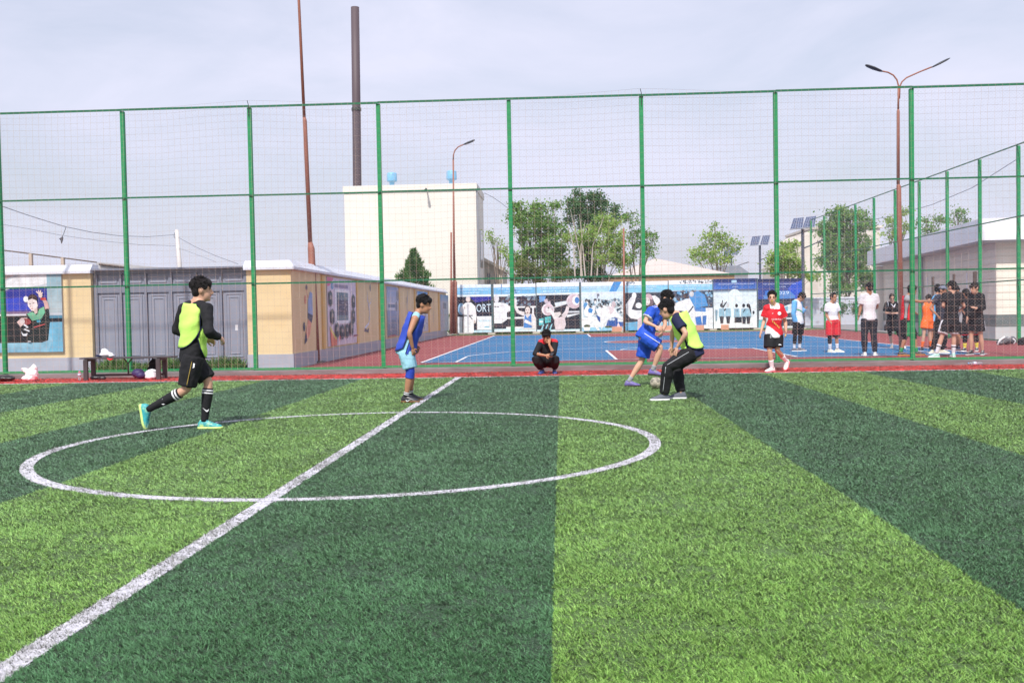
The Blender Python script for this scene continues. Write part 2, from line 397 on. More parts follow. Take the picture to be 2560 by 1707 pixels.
cl('baseline_near', CX0-w, CY0-w, CX1+w, CY0+w); cl('baseline_far', CX0-w, CY1-w, CX1+w, CY1+w)
cl('sideline_left', CX0-w, CY0+w, CX0+w, CY1-w); cl('sideline_right', CX1-w, CY0+w, CX1+w, CY1-w)
cl('centre_line', CX0+w, (CY0+CY1)/2-w, CX1-w, (CY0+CY1)/2+w)
kx0 = G(1537.7, 896.6, ZC).x; kx1 = G(2014, 897, ZC).x; ky = CY0+5.8
for tagn, a, b_ in (('near', CY0+w, ky), ('far', CY1-5.8, CY1-w)):
    sheet('key_'+tagn, kx0, a, kx1, b_, ZC+0.008, court_red)
    cl('key_line_left_'+tagn, kx0-w, a, kx0+w, b_, ZC+0.016); cl('key_line_right_'+tagn, kx1-w, a, kx1+w, b_, ZC+0.016)
cl('free_throw_line_near', kx0, ky-w, kx1, ky+w, ZC+0.020)
def arc(name, cx, cy, r, a0, a1, z, fill=None, wd=0.07):
    m_ = MB(); n = 40
    if fill: m_.add([(cx, cy, z)]+[(cx+r*math.cos(a0+(a1-a0)*i/n), cy+r*math.sin(a0+(a1-a0)*i/n), z) for i in range(n+1)], [(0, i+1, i+2) for i in range(n)])
    else: m_.add([(cx+(r+s)*math.cos(a0+(a1-a0)*i/n), cy+(r+s)*math.sin(a0+(a1-a0)*i/n), z) for s in (-wd/2, wd/2) for i in range(n+1)], [(i, n+1+i, n+2+i, i+1) for i in range(n)])
    return tag(obj(name, m_, fill or paint), kind='structure')
kxm = (kx0+kx1)/2
arc('centre_disc', cxm, (CY0+CY1)/2, 1.8, 0, 2*math.pi, ZC+0.008, court_red); arc('centre_ring', cxm, (CY0+CY1)/2, 1.8, 0, 2*math.pi, ZC+0.020)
arc('free_throw_arc', kxm, ky, 1.8, 0, math.pi, ZC+0.024)
for s, nm in ((-1, 'left'), (1, 'right')):
    cl('three_point_line_'+nm, cxm+s*(CX1-CX0)*0.5-s*0.9-w, CY0+w, cxm+s*(CX1-CX0)*0.5-s*0.9+w, CY0+2.9, ZC+0.012)
rr3 = (CX1-CX0)/2-0.9
arc('three_point_arc', cxm, CY0+1.575, math.hypot(rr3, 1.3), math.atan2(1.3, rr3), math.pi-math.atan2(1.3, rr3), ZC+0.028)
far = MB(); far.add([(-4.4, CY1+1.6, ZC-0.004), (16.8, CY1+1.6, ZC-0.004), (16.8, CY1+6, ZC-0.004), (-4.4, CY1+6, ZC-0.004)], [(0, 1, 2, 3)])
tag(obj('grass_verge', far, mat('verge', (88, 112, 60), 0.95, 0.3, 4, bump=0.6, bscale=30)), kind='structure')

# ================================================================== FENCE
green = mat('fence_green', (36, 146, 90), 0.5, 0.12, 9, bump=0.05, dirt=((40, 96, 60), 6, 0.66, 0.5), lev=0.85)
green_d = mat('rail_green', (34, 112, 78), 0.45, 0.15, 9, dirt=((50, 60, 50), 8, 0.62, 0.6), lev=0.8)
wire = mat('galvanised_wire', (164, 170, 184), 0.5, 0.1, 20, metal=0.3)
twine = mat('net_twine', (186, 166, 152), 0.9, 0.15, 20)
def strands(mb, segs, r):
    """thin three sided strands, segs = list of point lists"""
    for pts in segs: mb.tube(pts, r, 3, cap=False)
P0, PS = 1.0275, 2.867
posts = [P0+(i-4)*PS for i in range(-2, 10)]
H1, H2, H3 = 5.907, 3.984, 2.039
fx0, fx1 = posts[0], posts[-1]
fence = thing('mesh_fence', (2, F_Y, KERB), 'tall green post fence with chain link and twine net along the pitch', 'fence')
for x in posts:
    mb = MB(); mb.box((x, F_Y, (KERB+H1)/2), (0.088, 0.088, H1-KERB)); bevel(obj('post', mb, green, fence), 0.008)
for z, t_ in ((H1+0.02, 0.044), (H2, 0.036), (H3, 0.036), (KERB+0.034, 0.05)):
    mb = MB()
    for a, b_ in zip(posts[:-1], posts[1:]): mb.box(((a+b_)/2, F_Y-0.063, z+0.006*math.sin(a*3)), (b_-a, 0.025, t_))
    obj('rail', mb, green_d if z > 1 else green, fence)
def chain_link(name, o, R, Lh, z0, z1, parent, dw=0.075, dh=0.066, r=0.0008):
    """woven diagonal wires in the upright plane through o along R"""
    mb = MB(); o = Vector(o); R = Vector(R); k = dw/dh; Hh = z1-z0; n = int((Lh+Hh*k)/dw)
    for s in (1, -1):
        for i in range(n+1):
            u0 = i*dw-(Hh*k if s > 0 else 0); u1 = u0+s*Hh*k; a, b_ = u0, u1; za, zb = z0, z1
            if s < 0: a = i*dw; b_ = a-Hh*k
            def clip(a, za, b_, zb):
                lo, hi = 0.0, 1.0; d = b_-a
                for lim, sg in ((0, 1), (Lh, -1)):
                    fa = sg*(a-lim); fb = sg*(b_-lim)
                    if fa < 0 and fb < 0: return None
                    if fa < 0: lo = max(lo, fa/(fa-fb))
                    elif fb < 0: hi = min(hi, fa/(fa-fb))
                return (a+d*lo, za+(zb-za)*lo, a+d*hi, za+(zb-za)*hi) if hi > lo else None
            q = clip(a, za, b_, zb)
            if q: mb.tube([o+R*q[0]+Vector((0, 0, q[1])), o+R*q[2]+Vector((0, 0, q[3]))], r, 3, cap=False)
    return tag(obj(name, mb, wire, parent), kind='stuff')
chain_link('chain_link_mesh', (fx0, F_Y+0.06, 0), (1, 0, 0), fx1-fx0, KERB+0.06, H1, fence)
def net(parent):
    mb = MB(); c = 0.144; nx = int((fx1-fx0)/c); nz = int((H1-KERB)/c)+1; Yn = F_Y-0.09
    def pt(i, j):
        x = fx0+i*c; z = H1+0.03-j*c*0.985
        sx = 0.035*noise.noise(Vector((x*0.45, z*0.5, 1)))+0.012*noise.noise(Vector((x*2.2, z*2.2, 7)))
        sz = 0.06*noise.noise(Vector((x*0.35, z*0.3, 3)))+0.01*noise.noise(Vector((x*2.0, z*2.0, 11)))
        if j == 0: sz = abs(sz)*0.3
        for xp in (posts[4], posts[7]): sz += 0.11*max(0, 1-abs(x-xp)/1.9)*max(0, 1-j/14)
        bulge = 0.05*noise.noise(Vector((x*0.6, z*0.7, 5)))
        return (x+sx, Yn-0.03+bulge*0.5, max(KERB+0.03, z+sz))
    g = [[pt(i, j) for j in range(nz+1)] for i in range(nx+1)]
    for i in range(nx+1): mb.tube([g[i][j] for j in range(nz+1)], 0.0018, 3, cap=False)
    for j in range(nz+1): mb.tube([g[i][j] for i in range(nx+1)], 0.0018, 3, cap=False)
    tag(obj('twine_net', mb, twine, parent), kind='stuff')
    for i in (4, 7):
        mb = MB(); x = posts[i]; mb.tube([(x, F_Y-0.07, H1-0.2), (x+0.005, F_Y-0.075, H1+0.05), (x-0.02, F_Y-0.08, H1+0.15)], 0.008, 5)
        obj('net_hook', mb, mat('dark_steel', (60, 64, 62), 0.6), parent)
net(fence)

# side fence of the ball court, running away on the right
RX = 16.57
cf = thing('court_fence', (RX, 30, ZC), 'green chain link side fence receding along the right of the ball court', 'fence')
RY = [19.15+2.857*i for i in range(11)]; RH = 6.25
for y in RY:
    mb = MB(); mb.box((RX, y, (ZC+RH)/2), (0.10, 0.10, RH-ZC)); bevel(obj('post', mb, green, cf), 0.008)
for z in (RH+0.02, 4.02, 2.02, ZC+0.06):
    mb = MB(); mb.box((RX-0.06, (RY[0]+RY[-1])/2, z), (0.025, RY[-1]-RY[0], 0.04)); obj('rail', mb, green_d, cf)
chain_link('chain_link_mesh', (RX+0.06, RY[0], 0), (0, 1, 0), RY[-1]-RY[0], ZC+0.06, RH, cf, r=0.0005)

# ================================================================== YELLOW WALL, GATE
YW = 13.9; XW = AT(668*1.08844, 700, YW).x
yellow = mat('yellow_render', (246, 221, 174), 0.9, 0.05, 2.5, bump=0.25, bscale=45, dirt=((224, 190, 130), 1.2, 0.56, 0.35), lev=0.80)
plinth = mat('grey_plinth', (176, 178, 190), 0.9, 0.08, 2.0, bump=0.2, bscale=40, lev=0.9)
coping = mat('white_coping', (226, 229, 240), 0.4, 0.06, 4, dirt=((188, 190, 200), 3, 0.58, 0.5), spec=0.5, lev=0.9)
def X_(px, py, Y): return AT(px, py, Y).x
def Z_(px, py, Y): return AT(px, py, Y).z
zt = Z_(640, 672, YW); zp = Z_(650, 886, YW)               # top of the render, top of the plinth
gx0 = X_(229, 780, YW); gx1 = X_(618, 780, YW); THK = 0.32
def wall_run(name, x0, x1, y0, y1, label, side=None):
    w_ = thing(name, ((x0+x1)/2, (y0+y1)/2, 0), label, 'wall')
    mb = MB(); mb.span((x0, y0, zp), (x1, y1, zt)); obj('render_coat', mb, yellow, w_)
    mb = MB(); mb.span((x0-0.02, y0-0.03, -0.02), (x1+0.03, y1+0.02, zp)); obj('plinth', mb, plinth, w_)
    return w_
wl = wall_run('garden_wall', -16.5, gx0, YW, YW+THK, 'yellow rendered wall left of the grey gate with player poster')
mb = MB(); mb.prism([(-16.5, YW-0.12, zt-0.03), (-16.5, YW-0.12, zt+0.03), (-16.5, YW+0.02, zt+0.19), (-16.5, YW+THK-0.02, zt+0.19), (-16.5, YW+THK+0.1, zt-0.03)], (gx0+16.5+0.05, 0, 0)); obj('coping', mb, coping, wl)
wm = thing('corner_wall', (gx1+0.5, YW, 0), 'long yellow rendered wall from the gate running back beside the ball court', 'wall')
YE = 46.2
mb = MB(); mb.span((gx1, YW, zp), (XW, YW+THK, zt)); mb.span((XW-THK, YW+THK, zp), (XW, YE, zt)); obj('render_coat', mb, yellow, wm)
mb = MB(); mb.span((gx1-0.01, YW-0.03, -0.02), (XW+0.03, YW+THK, zp)); mb.span((XW-THK, YW+THK, -0.02), (XW+0.03, YE, zp)); obj('plinth', mb, plinth, wm)
mb = MB(); prof = [(-0.12, -0.03), (-0.12, 0.03), (0.03, 0.20), (THK-0.03, 0.20), (THK+0.1, -0.03)]
mb.loft([[(gx1-0.04, YW+a, zt+b_) for a, b_ in prof], [(XW-a, YW+a, zt+b_) for a, b_ in prof]])
obj('coping', mb, coping, wm)
ys = np.linspace(YW+0.0, YE, 13)
for a_, b2 in zip(ys[:-1], ys[1:]):
    mb = MB(); e = 0.004*random.random()
    mb.loft([[(XW-a, yy+(a if yy == ys[0] else 0), zt+b_+e) for a, b_ in prof] for yy in (a_, b2-0.006)]); obj('coping', mb, coping, wm)
pil = mat('pilaster', (232, 194, 126), 0.9, 0.08, 3, bump=0.2, bscale=45, lev=0.85)
for px in (806, 891, 948, 996, 1036, 1071, 1096):
    y = AX(px, 760, XW).y
    if y < YE-0.3: mb = MB(); mb.span((XW, y-0.13, zp), (XW+0.045, y+0.13, zt-0.06)); obj('pilaster', mb, pil, wm)

# gate
gm = mat('gate_paint', (140, 144, 160), 0.42, 0.06, 3, bump=0.04, dirt=((120, 112, 112), 3, 0.58, 0.6), lev=1.0)
gm2 = mat('gate_frame', (124, 128, 144), 0.42, 0.06, 3, lev=1.0)
gz1 = Z_(400, 676, YW); gate = thing('metal_gate', ((gx0+gx1)/2, YW+0.1, 0), 'wide grey metal gate with six columns of raised panels', 'gate')
YG = YW+0.16; ncol = 6; cw = (gx1-gx0-0.12)/ncol
mb = MB(); mb.span((gx0+0.06, YG+0.02, 0.06), (gx1-0.06, YG+0.05, gz1-0.05)); obj('back_plate', mb, gm2, gate)
mb = MB(); mb.span((gx0-0.0, YG-0.05, gz1-0.06), (gx1, YG+0.06, gz1+0.02)); mb.span((gx0, YG-0.22, gz1+0.024), (gx1, YG+0.2, gz1+0.065)); obj('lintel', mb, gm2, gate)
for i in range(ncol+1):
    x = gx0+0.06+i*cw; ww = 0.09 if i in (0, 3, ncol) else 0.055
    mb = MB(); mb.span((x-ww/2, YG-0.045, 0.04), (x+ww/2, YG+0.018, gz1-0.062)); obj('stile', mb, gm2, gate)
zA, zB = Z_(400, 712, YW), Z_(400, 728, YW); zC_ = Z_(400, 896, YW)
mb = MB(); mb.span((gx0+0.1, YG-0.035, zB-0.02), (gx1-0.1, YG+0.016, zA)); mb.span((gx0+0.1, YG-0.035, zC_-0.16), (gx1-0.1, YG+0.016, zC_-0.06)); obj('cross_rail', mb, gm2, gate)
for i in range(ncol):
    xa = gx0+0.06+i*cw+0.05; xb = xa+cw-0.10
    for z0, z1 in ((zC_-0.055, zB-0.03), (zA+0.01, gz1-0.075), (0.06, zC_-0.17)):
        mb = MB(); d0 = YG+0.016
        def fr(k, y): return [(xa+k, y, z0+k), (xb-k, y, z0+k), (xb-k, y, z1-k), (xa+k, y, z1-k)]
        big = z1-z0 > 0.5
        rings = [fr(0, d0), fr(0, d0-0.012)]
        if z1-z0 > 0.25:
            rings += [fr(0.045, d0-0.012), fr(0.055, d0-0.032), fr(0.075, d0-0.032), fr(0.09, d0-0.016)]
            if big: rings += [fr(0.125, d0-0.016), fr(0.135, d0-0.03), fr(0.15, d0-0.03), fr(0.16, d0-0.014)]
        mb.loft(rings); obj('panel', mb, gm, gate)
mb = MB(); mb.span((X_(588, 815, YG), YG-0.004, Z_(588, 826, YG)), (X_(595, 815, YG), YG, Z_(590, 812, YG)))
obj('paper_notice', mb, mat('paper', (226, 226, 232), 0.8), gate)
# weeds at the gate foot
def tufts(name, x0, x1, y0, y1, n, h, m_, label, z=0.0, wd=0.012):
    mb = MB()
    for _ in range(n):
        x = random.uniform(x0, x1); y = random.uniform(y0, y1); hh = h*random.uniform(0.35, 1.0)*(0.6+0.4*math.sin(x*2.3)**2); a = random.uniform(0, 6.28)
        l = hh*random.uniform(0.1, 0.7); dx, dy = math.cos(a), math.sin(a); w_ = wd*random.uniform(.6, 1.4)
        mb.add([(x-dy*w_, y+dx*w_, z), (x+dy*w_, y-dx*w_, z), (x+dx*l*.5+dy*w_, y+dy*l*.5-dx*w_, z+hh*.6), (x+dx*l*.5-dy*w_, y+dy*l*.5+dx*w_, z+hh*.6), (x+dx*l, y+dy*l, z+hh)], [(0, 1, 2, 3), (3, 2, 4)])
    return tag(obj(name, mb, m_), label, 'weeds', kind='stuff')
weed_m = mat('weeds', (86, 124, 52), 0.7, 0.35, 3, lev=0.9)
tufts('weeds', gx0+0.1, gx1-0.1, YG-0.55, YG-0.06, 2600, 0.42, weed_m, 'green weeds growing along the foot of the grey gate')
tufts('hedge_grass', -3.2, 15, YE+2.4, YE+3.6, 3500, 0.55, weed_m, 'green grass and weeds seen under the billboards', wd=0.03)

# ================================================================== POSTERS AND BILLBOARDS
class ZSheet(Sheet):
    """printed sheet whose shapes are written in the coordinates of an enlarged view (x right, y down)"""
    def z(s, x0, y0, x1, y1): s.r = (x0, y0, x1, y1); return s
    def q(s, x, y): x0, y0, x1, y1 = s.r; return ((x-x0)/(x1-x0), 1-(y-y0)/(y1-y0))
    def P_(s, rgb, *pts): return s.poly(rgb, [s.q(*p) for p in pts])
    def R_(s, rgb, xa, ya, xb, yb): return s.P_(rgb, (xa, ya), (xb, ya), (xb, yb), (xa, yb))
    def E_(s, rgb, x, y, rx, ry, n=14):
        return s.P_(rgb, *[(x+rx*math.cos(2*math.pi*i/n), y+ry*math.sin(2*math.pi*i/n)) for i in range(n)])
    def L_(s, rgb, pts, w):
        k = s.H/(s.r[3]-s.r[1]); w = [q*k for q in w] if hasattr(w, '__len__') else w*k
        return s.limb(rgb, [s.q(*p) for p in pts], w)
    def S_(s, cols, xa, ya, xb, yb, n, r, seed=1):
        a = s.q(xa, yb); b_ = s.q(xb, ya); return s.specks(cols, a[0], a[1], b_[0], b_[1], n, r*s.H/(s.r[3]-s.r[1]), seed)
    def F_(s, rgb0, rgb1, xa, ya, xb, yb, n=8):
        """soft vertical blend printed as bands"""
        for i in range(n):
            f = (i+0.5)/n; s.k -= (1 if i else 0)
            s.R_([a+(b_-a)*f for a, b_ in zip(rgb0, rgb1)], xa, ya+(yb-ya)*i/n, xb, ya+(yb-ya)*(i+1)/n)
        return s
WHT = (240, 243, 250); SKN = (226, 214, 214); NVY = (34, 38, 56); LBL = (128, 190, 232); MBL = (70, 130, 205)

# big poster on the wall left of the gate
x0, x1 = X_(-40, 780, YW), X_(158.5, 780, YW); z0, z1 = Z_(80, 880, YW), Z_(80, 680, YW)
po = thing('wall_poster', ((x0+x1)/2, YW-0.05, z0), 'large poster of a table tennis player in green on the yellow wall', 'poster')
mb = MB(); mb.span((x0, YW-0.055, z0), (x1, YW-0.012, z1)); obj('board', mb, mat('board_back', (190, 195, 205), 0.6), po)
s = ZSheet((x0, YW-0.055, z0), (1, 0, 0), (0, 0, 1), (0, -1, 0), x1-x0, z1-z0).z(-209, 105, 828, 1155)
s.R_((196, 204, 214), -209, 105, 828, 1155).P_((206, 186, 186), (-209, 105), (300, 105), (40, 230), (-209, 300)).P_((232, 234, 240), (-209, 330), (40, 240), (380, 120), (650, 105), (700, 250), (300, 330))
s.F_((140, 178, 196), (176, 190, 196), 640, 105, 828, 640).P_((44, 52, 150), (-209, 380), (60, 350), (180, 318), (640, 318), (640, 610), (-209, 640)).P_((52, 70, 190), (-209, 470), (400, 430), (420, 600), (-209, 630))
s.R_((128, 104, 140), -209, 618, 400, 650).R_((225, 222, 232), -209, 652, 380, 676).R_((26, 32, 36), -209, 676, 640, 1030).R_((96, 158, 186), 640, 676, 828, 730).R_((22, 34, 44), 600, 715, 828, 765)
s.P_((112, 176, 206), (660, 765), (828, 765), (828, 1155), (560, 1155)).F_((150, 196, 216), (120, 170, 196), -209, 1030, 560, 1155).P_((136, 186, 210), (560, 1030), (640, 900), (700, 1000), (640, 1155), (540, 1155))
s.P_((28, 40, 40), (370, 650), (470, 610), (590, 560), (660, 600), (670, 760), (640, 1000), (560, 1030), (330, 1020), (440, 860), (470, 760), (350, 700)).P_((120, 196, 158), (375, 650), (450, 630), (500, 665), (540, 590), (600, 560), (610, 640), (560, 720), (440, 745)).R_((60, 160, 190), 500, 735, 550, 768)
s.L_((206, 166, 160), [(640, 590), (625, 510), (590, 450)], [30, 26, 20]).L_((190, 60, 60), [(560, 460), (630, 462)], [16, 16]).E_((236, 214, 208), 560, 410, 26, 36)
for a, b_ in ((505, 360), (535, 348), (565, 348), (592, 375)): s.L_((236, 214, 208), [(560, 410), (a, b_)], [9, 6])
s.E_((238, 240, 246), 372, 460, 34, 40).E_((60, 42, 44), 460, 455, 62, 58).P_((238, 224, 224), (390, 480), (450, 455), (510, 480), (525, 550), (480, 620), (440, 610), (395, 550)).E_((70, 48, 50), 425, 522, 12, 5).E_((70, 48, 50), 470, 512, 12, 5).E_((196, 120, 124), 448, 585, 14, 6).E_((210, 178, 176), 432, 552, 8, 12).P_((220, 196, 190), (470, 600), (520, 570), (520, 640), (485, 660))
s.L_((226, 196, 192), [(270, 790), (330, 740), (390, 730)], [40, 44, 30]).E_((150, 60, 62), 372, 755, 62, 42).E_((228, 214, 214), 320, 750, 34, 36).P_((226, 230, 238), (300, 880), (330, 915), (385, 905), (370, 945), (320, 940)).L_((226, 230, 238), [(340, 790), (390, 830), (340, 850), (410, 880)], [14, 12, 12, 10]).L_((200, 90, 90), [(470, 830), (615, 790)], [7, 6]).R_((190, 190, 196), 385, 1005, 425, 1022).R_((96, 106, 130), 62, 830, 100, 860)
s.build('print', po)

# sheets on the side wall
def side_sheet(name, pxa, pxb, pyt, pyb, label, rect, draw, cat='poster', frame=True):
    ya = AX(pxa, 780, XW).y; yb = AX(pxb, 780, XW).y; zt_ = AX(pxa, pyt, XW).z; zb = AX(pxa, pyb, XW).z
    p = thing(name, (XW, ya, zb), label, cat)
    if frame:
        mb = MB(); mb.span((XW+0.004, ya, zb), (XW+0.03, yb, zt_)); obj('board', mb, mat('board_back', (190, 195, 205), 0.6), p); X = XW+0.03
    else: X = XW+0.003
    s = ZSheet((X, ya, zb), (0, 1, 0), (0, 0, 1), (1, 0, 0), yb-ya, zt_-zb).z(*rect); draw(s); s.build('print', p)
def d1(s):
    s.R_((222, 208, 226), 450, 70, 870, 1100).P_((226, 110, 160), (450, 70), (540, 75), (480, 200), (450, 210)).E_((96, 150, 200), 515, 195, 18, 60).R_((150, 140, 170), 545, 165, 745, 215).R_((244, 242, 248), 545, 240, 765, 770).R_((116, 138, 150), 572, 285, 738, 720).R_((90, 84, 110), 575, 400, 735, 640)
    s.S_([(200, 170, 160), (60, 60, 96), (150, 160, 190), (220, 214, 220)], 575, 320, 735, 680, 60, 14, 4).P_((224, 120, 96), (470, 850), (560, 1000), (560, 1090), (480, 1098)).P_((226, 214, 120), (468, 790), (560, 1000), (540, 1010), (468, 850))
    for x, y in ((483, 390), (818, 420), (500, 660), (808, 660), (558, 870), (628, 900), (697, 890), (768, 850)):
        s.P_((74, 84, 96), (x, y-125), (x+25, y-75), (x+25, y+75), (x, y+125), (x-25, y+75), (x-25, y-75)).E_((176, 160, 158), x, y-20, 12, 34).E_((58, 60, 78), x, y+50, 17, 42)
    s.R_((150, 70, 90), 790, 965, 860, 990).P_((214, 60, 100), (570, 960), (590, 950), (575, 1060))
side_sheet('wall_poster', 816.5, 888, 692, 867, 'pink and white group photo poster nearest the gate on the side wall', (450, 70, 870, 1100), d1)
def d2(s):
    s.F_((150, 166, 206), (186, 190, 212), 1330, 205, 1505, 440).R_((206, 206, 222), 1345, 440, 1440, 560).R_((116, 130, 160), 1345, 470, 1440, 520).F_((150, 160, 196), (110, 124, 150), 1330, 560, 1505, 960).E_((100, 116, 140), 1480, 330, 16, 90).E_((110, 120, 150), 1465, 500, 16, 80).S_([(90, 100, 130), (190, 190, 206)], 1340, 700, 1500, 930, 40, 14, 2).E_((160, 70, 90), 1390, 950, 60, 14)
side_sheet('wall_poster', 966, 996, 715.7, 843, 'blue grey printed poster second along the side wall', (1330, 205, 1505, 960), d2)
def d3(s):
    s.R_((196, 200, 216), 1775, 280, 1930, 890).F_((70, 140, 210), (130, 180, 220), 1775, 280, 1930, 350).S_([(110, 120, 150), (160, 190, 160), (220, 200, 210)], 1780, 600, 1925, 870, 40, 18, 3).R_((150, 160, 186), 1800, 420, 1900, 600)
side_sheet('wall_poster', 1042, 1068, 727.6, 831, 'poster with bright blue top edge third along the side wall', (1775, 280, 1930, 890), d3)
def d4(s):
    s.F_((96, 160, 214), (176, 190, 220), 2120, 330, 2235, 440).R_((188, 196, 218), 2120, 440, 2235, 870).R_((120, 132, 160), 2150, 450, 2200, 540).S_([(96, 110, 150), (220, 224, 236)], 2125, 560, 2230, 850, 30, 16, 5)
side_sheet('wall_poster', 1100.5, 1120, 736, 828, 'small blue poster farthest along the side wall', (2120, 330, 2235, 870), d4)
def f1(s):
    s.E_((86, 70, 96), 155, 215, 16, 45).E_((226, 150, 120), 135, 400, 18, 70).L_((226, 160, 130), [(150, 240), (165, 330), (190, 380)], [10, 13, 14]).P_((150, 170, 214), (205, 270), (240, 300), (240, 640), (165, 600), (170, 420)).P_((72, 74, 100), (165, 600), (240, 640), (235, 690), (215, 765), (160, 680)).P_((232, 160, 132), (170, 700), (215, 760), (190, 930), (150, 1010), (125, 900)).E_((70, 76, 100), 105, 810, 15, 70).P_((60, 60, 96), (130, 900), (145, 1020), (105, 1075), (115, 960))
side_sheet('wall_mural', 755, 781, 710, 862, 'painted volleyball player mural on the side wall behind the brown mast', (85, 170, 240, 1080), f1, 'mural', False)
def f2(s):
    s.E_((80, 84, 104), 1097, 220, 9, 58).L_((226, 226, 240), [(1045, 260), (1050, 400), (1075, 520), (1080, 640), (1060, 760), (1000, 830)], [6, 16, 22, 20, 18, 22]).L_((96, 96, 122), [(1045, 280), (1062, 430), (1062, 560)], [3, 6, 4]).L_((214, 214, 230), [(1075, 480), (1100, 440), (1108, 370)], [12, 10, 5]).P_((84, 86, 106), (985, 870), (1000, 820), (1040, 850), (1062, 820), (1052, 898), (1030, 880)).S_([(110, 112, 136)], 1050, 420, 1085, 740, 14, 7, 9)
side_sheet('wall_mural', 906, 929.5, 707, 834, 'white leaping gymnast mural on the side wall between two pilasters', (975, 165, 1115, 900), f2, 'mural', False)
def f3(s):
    s.L_((140, 160, 200), [(1640, 265), (1638, 400), (1632, 520), (1636, 640)], [5, 13, 14, 8]).L_((72, 84, 120), [(1636, 360), (1630, 470)], [8, 8]).L_((110, 120, 156), [(1622, 380), (1616, 500)], [4, 4])
side_sheet('wall_mural', 1012, 1025, 722, 790, 'small blue painted figure on the side wall beyond the second poster', (1605, 255, 1670, 650), f3, 'mural', False)
def f4(s): s.L_((206, 110, 110), [(2027, 385), (2030, 520), (2026, 600)], [6, 9, 8]).L_((110, 120, 170), [(2026, 590), (2020, 700), (2018, 800)], [9, 8, 4])
side_sheet('wall_mural', 1081, 1087, 742, 816, 'thin red and blue painted figure on the side wall before the last poster', (2005, 380, 2045, 805), f4, 'mural', False)

# row of billboards behind the court
BA = G(1232, 836, ZC); BB = G(1895, 823.5, ZC); BD = (BB-BA).normalized(); BN = Vector((BD.y, -BD.x, 0))
def BP(px, py, off=0.0):
    d = ray(px, py); o = BA+BN*off; t_ = (o-CAM).dot(BN)/d.dot(BN); return CAM+d*t_
def board(name, pxa, pxb, pyt, pyb, label, rect, draw, writing=()):
    a = BP(pxa, (pyt+pyb)/2); b_ = BP(pxb, (pyt+pyb)/2); zt_ = BP((pxa+pxb)/2, pyt).z; zb = BP((pxa+pxb)/2, pyb).z; a.z = b_.z = 0
    W_ = (b_-a).length; p = thing(name, (a+b_)/2, label, 'billboard', 'billboards behind the ball court')
    rot = Matrix((BD, -BN, Vector((0, 0, 1)))).transposed()
    mb = MB(); mb.box((a+b_)/2+Vector((0, 0, (zt_+zb)/2))-BN*0.03, (W_, 0.06, zt_-zb), rot); obj('board', mb, mat('board_back', (190, 195, 205), 0.6), p)
    o = a.copy(); o.z = zb
    s = ZSheet(o, BD, (0, 0, 1), BN, W_, zt_-zb).z(*rect); draw(s); pr = s.build('print', p)
    for body, xa, ya, xb, yb, rgb in writing:
        u, v = s.q(xa, yb); u1, v1 = s.q(xb, ya)
        text('lettering', body, s.P(u, v, s.k+2), BD, (0, 0, 1), (v1-v)*s.H, mat('ink_%d_%d_%d' % rgb, rgb, 0.5, 0.02), p, 0.001, (u1-u)*W_)
    for q in ((a+BD*0.06, b_+BD*0.06) if pxa < 1150 else (b_+BD*0.06,)):
        mb = MB(); c = q-BN*0.10; mb.box((c.x, c.y, (zt_+0.0)/2), (0.12, 0.09, zt_)); obj('post', mb, mat('board_post', (78, 98, 104), 0.6, 0.15), p)
    mb = MB(); c = b_-BN*0.02; mb.box((c.x, c.y, (ZC+zb)/2-0.01), (0.42, 0.3, zb-ZC-0.02), rot); obj('footing', mb, mat('footing', (190, 182, 172), 0.9, 0.15), p)
    return p
def b1(s):
    s.R_(WHT, 135, 205, 705, 990).F_((226, 238, 248), (206, 228, 246), 135, 205, 705, 262).R_(LBL, 135, 262, 705, 370).R_((226, 240, 250), 135, 370, 705, 402).R_(NVY, 135, 402, 705, 960).P_((44, 44, 150), (360, 405), (705, 405), (705, 460), (450, 500)).R_((226, 232, 242), 135, 728, 235, 990).R_((236, 240, 248), 470, 725, 705, 945).R_((190, 220, 238), 420, 950, 705, 990).R_((110, 190, 220), 590, 890, 670, 908)
    s.E_((150, 196, 232), 215, 600, 54, 98).P_((244, 245, 250), (285, 500), (375, 495), (445, 560), (465, 720), (450, 830), (415, 830), (415, 990), (235, 990), (250, 740), (262, 700), (190, 640), (205, 570)).E_((206, 200, 206), 330, 440, 38, 52).E_((228, 214, 210), 330, 452, 32, 40).L_((60, 66, 76), [(262, 708), (400, 710)], [10, 9]).L_((60, 66, 76), [(345, 715), (395, 770)], [8, 6]).L_((60, 66, 76), [(255, 715), (238, 770), (232, 985)], [7, 5, 4]).L_((206, 206, 216), [(325, 520), (322, 980)], [16, 12]).E_((206, 190, 186), 430, 815, 16, 28).E_((206, 190, 186), 270, 580, 14, 20)
board('billboard', 1140.7, 1228, 711.4, 831.5, 'billboard of a white robed martial artist with large ORT letters, leftmost', (135, 205, 705, 990), b1,
      [('ORT', 462, 525, 700, 655, (206, 228, 246)), ('O\'ZBEKISTON MUSTAQILLIGI', 150, 285, 650, 305, (236, 244, 250)), ('UCHUN SPORT', 260, 328, 520, 348, (236, 244, 250)), ('KELINGLAR', 500, 785, 695, 808, (150, 206, 226))])
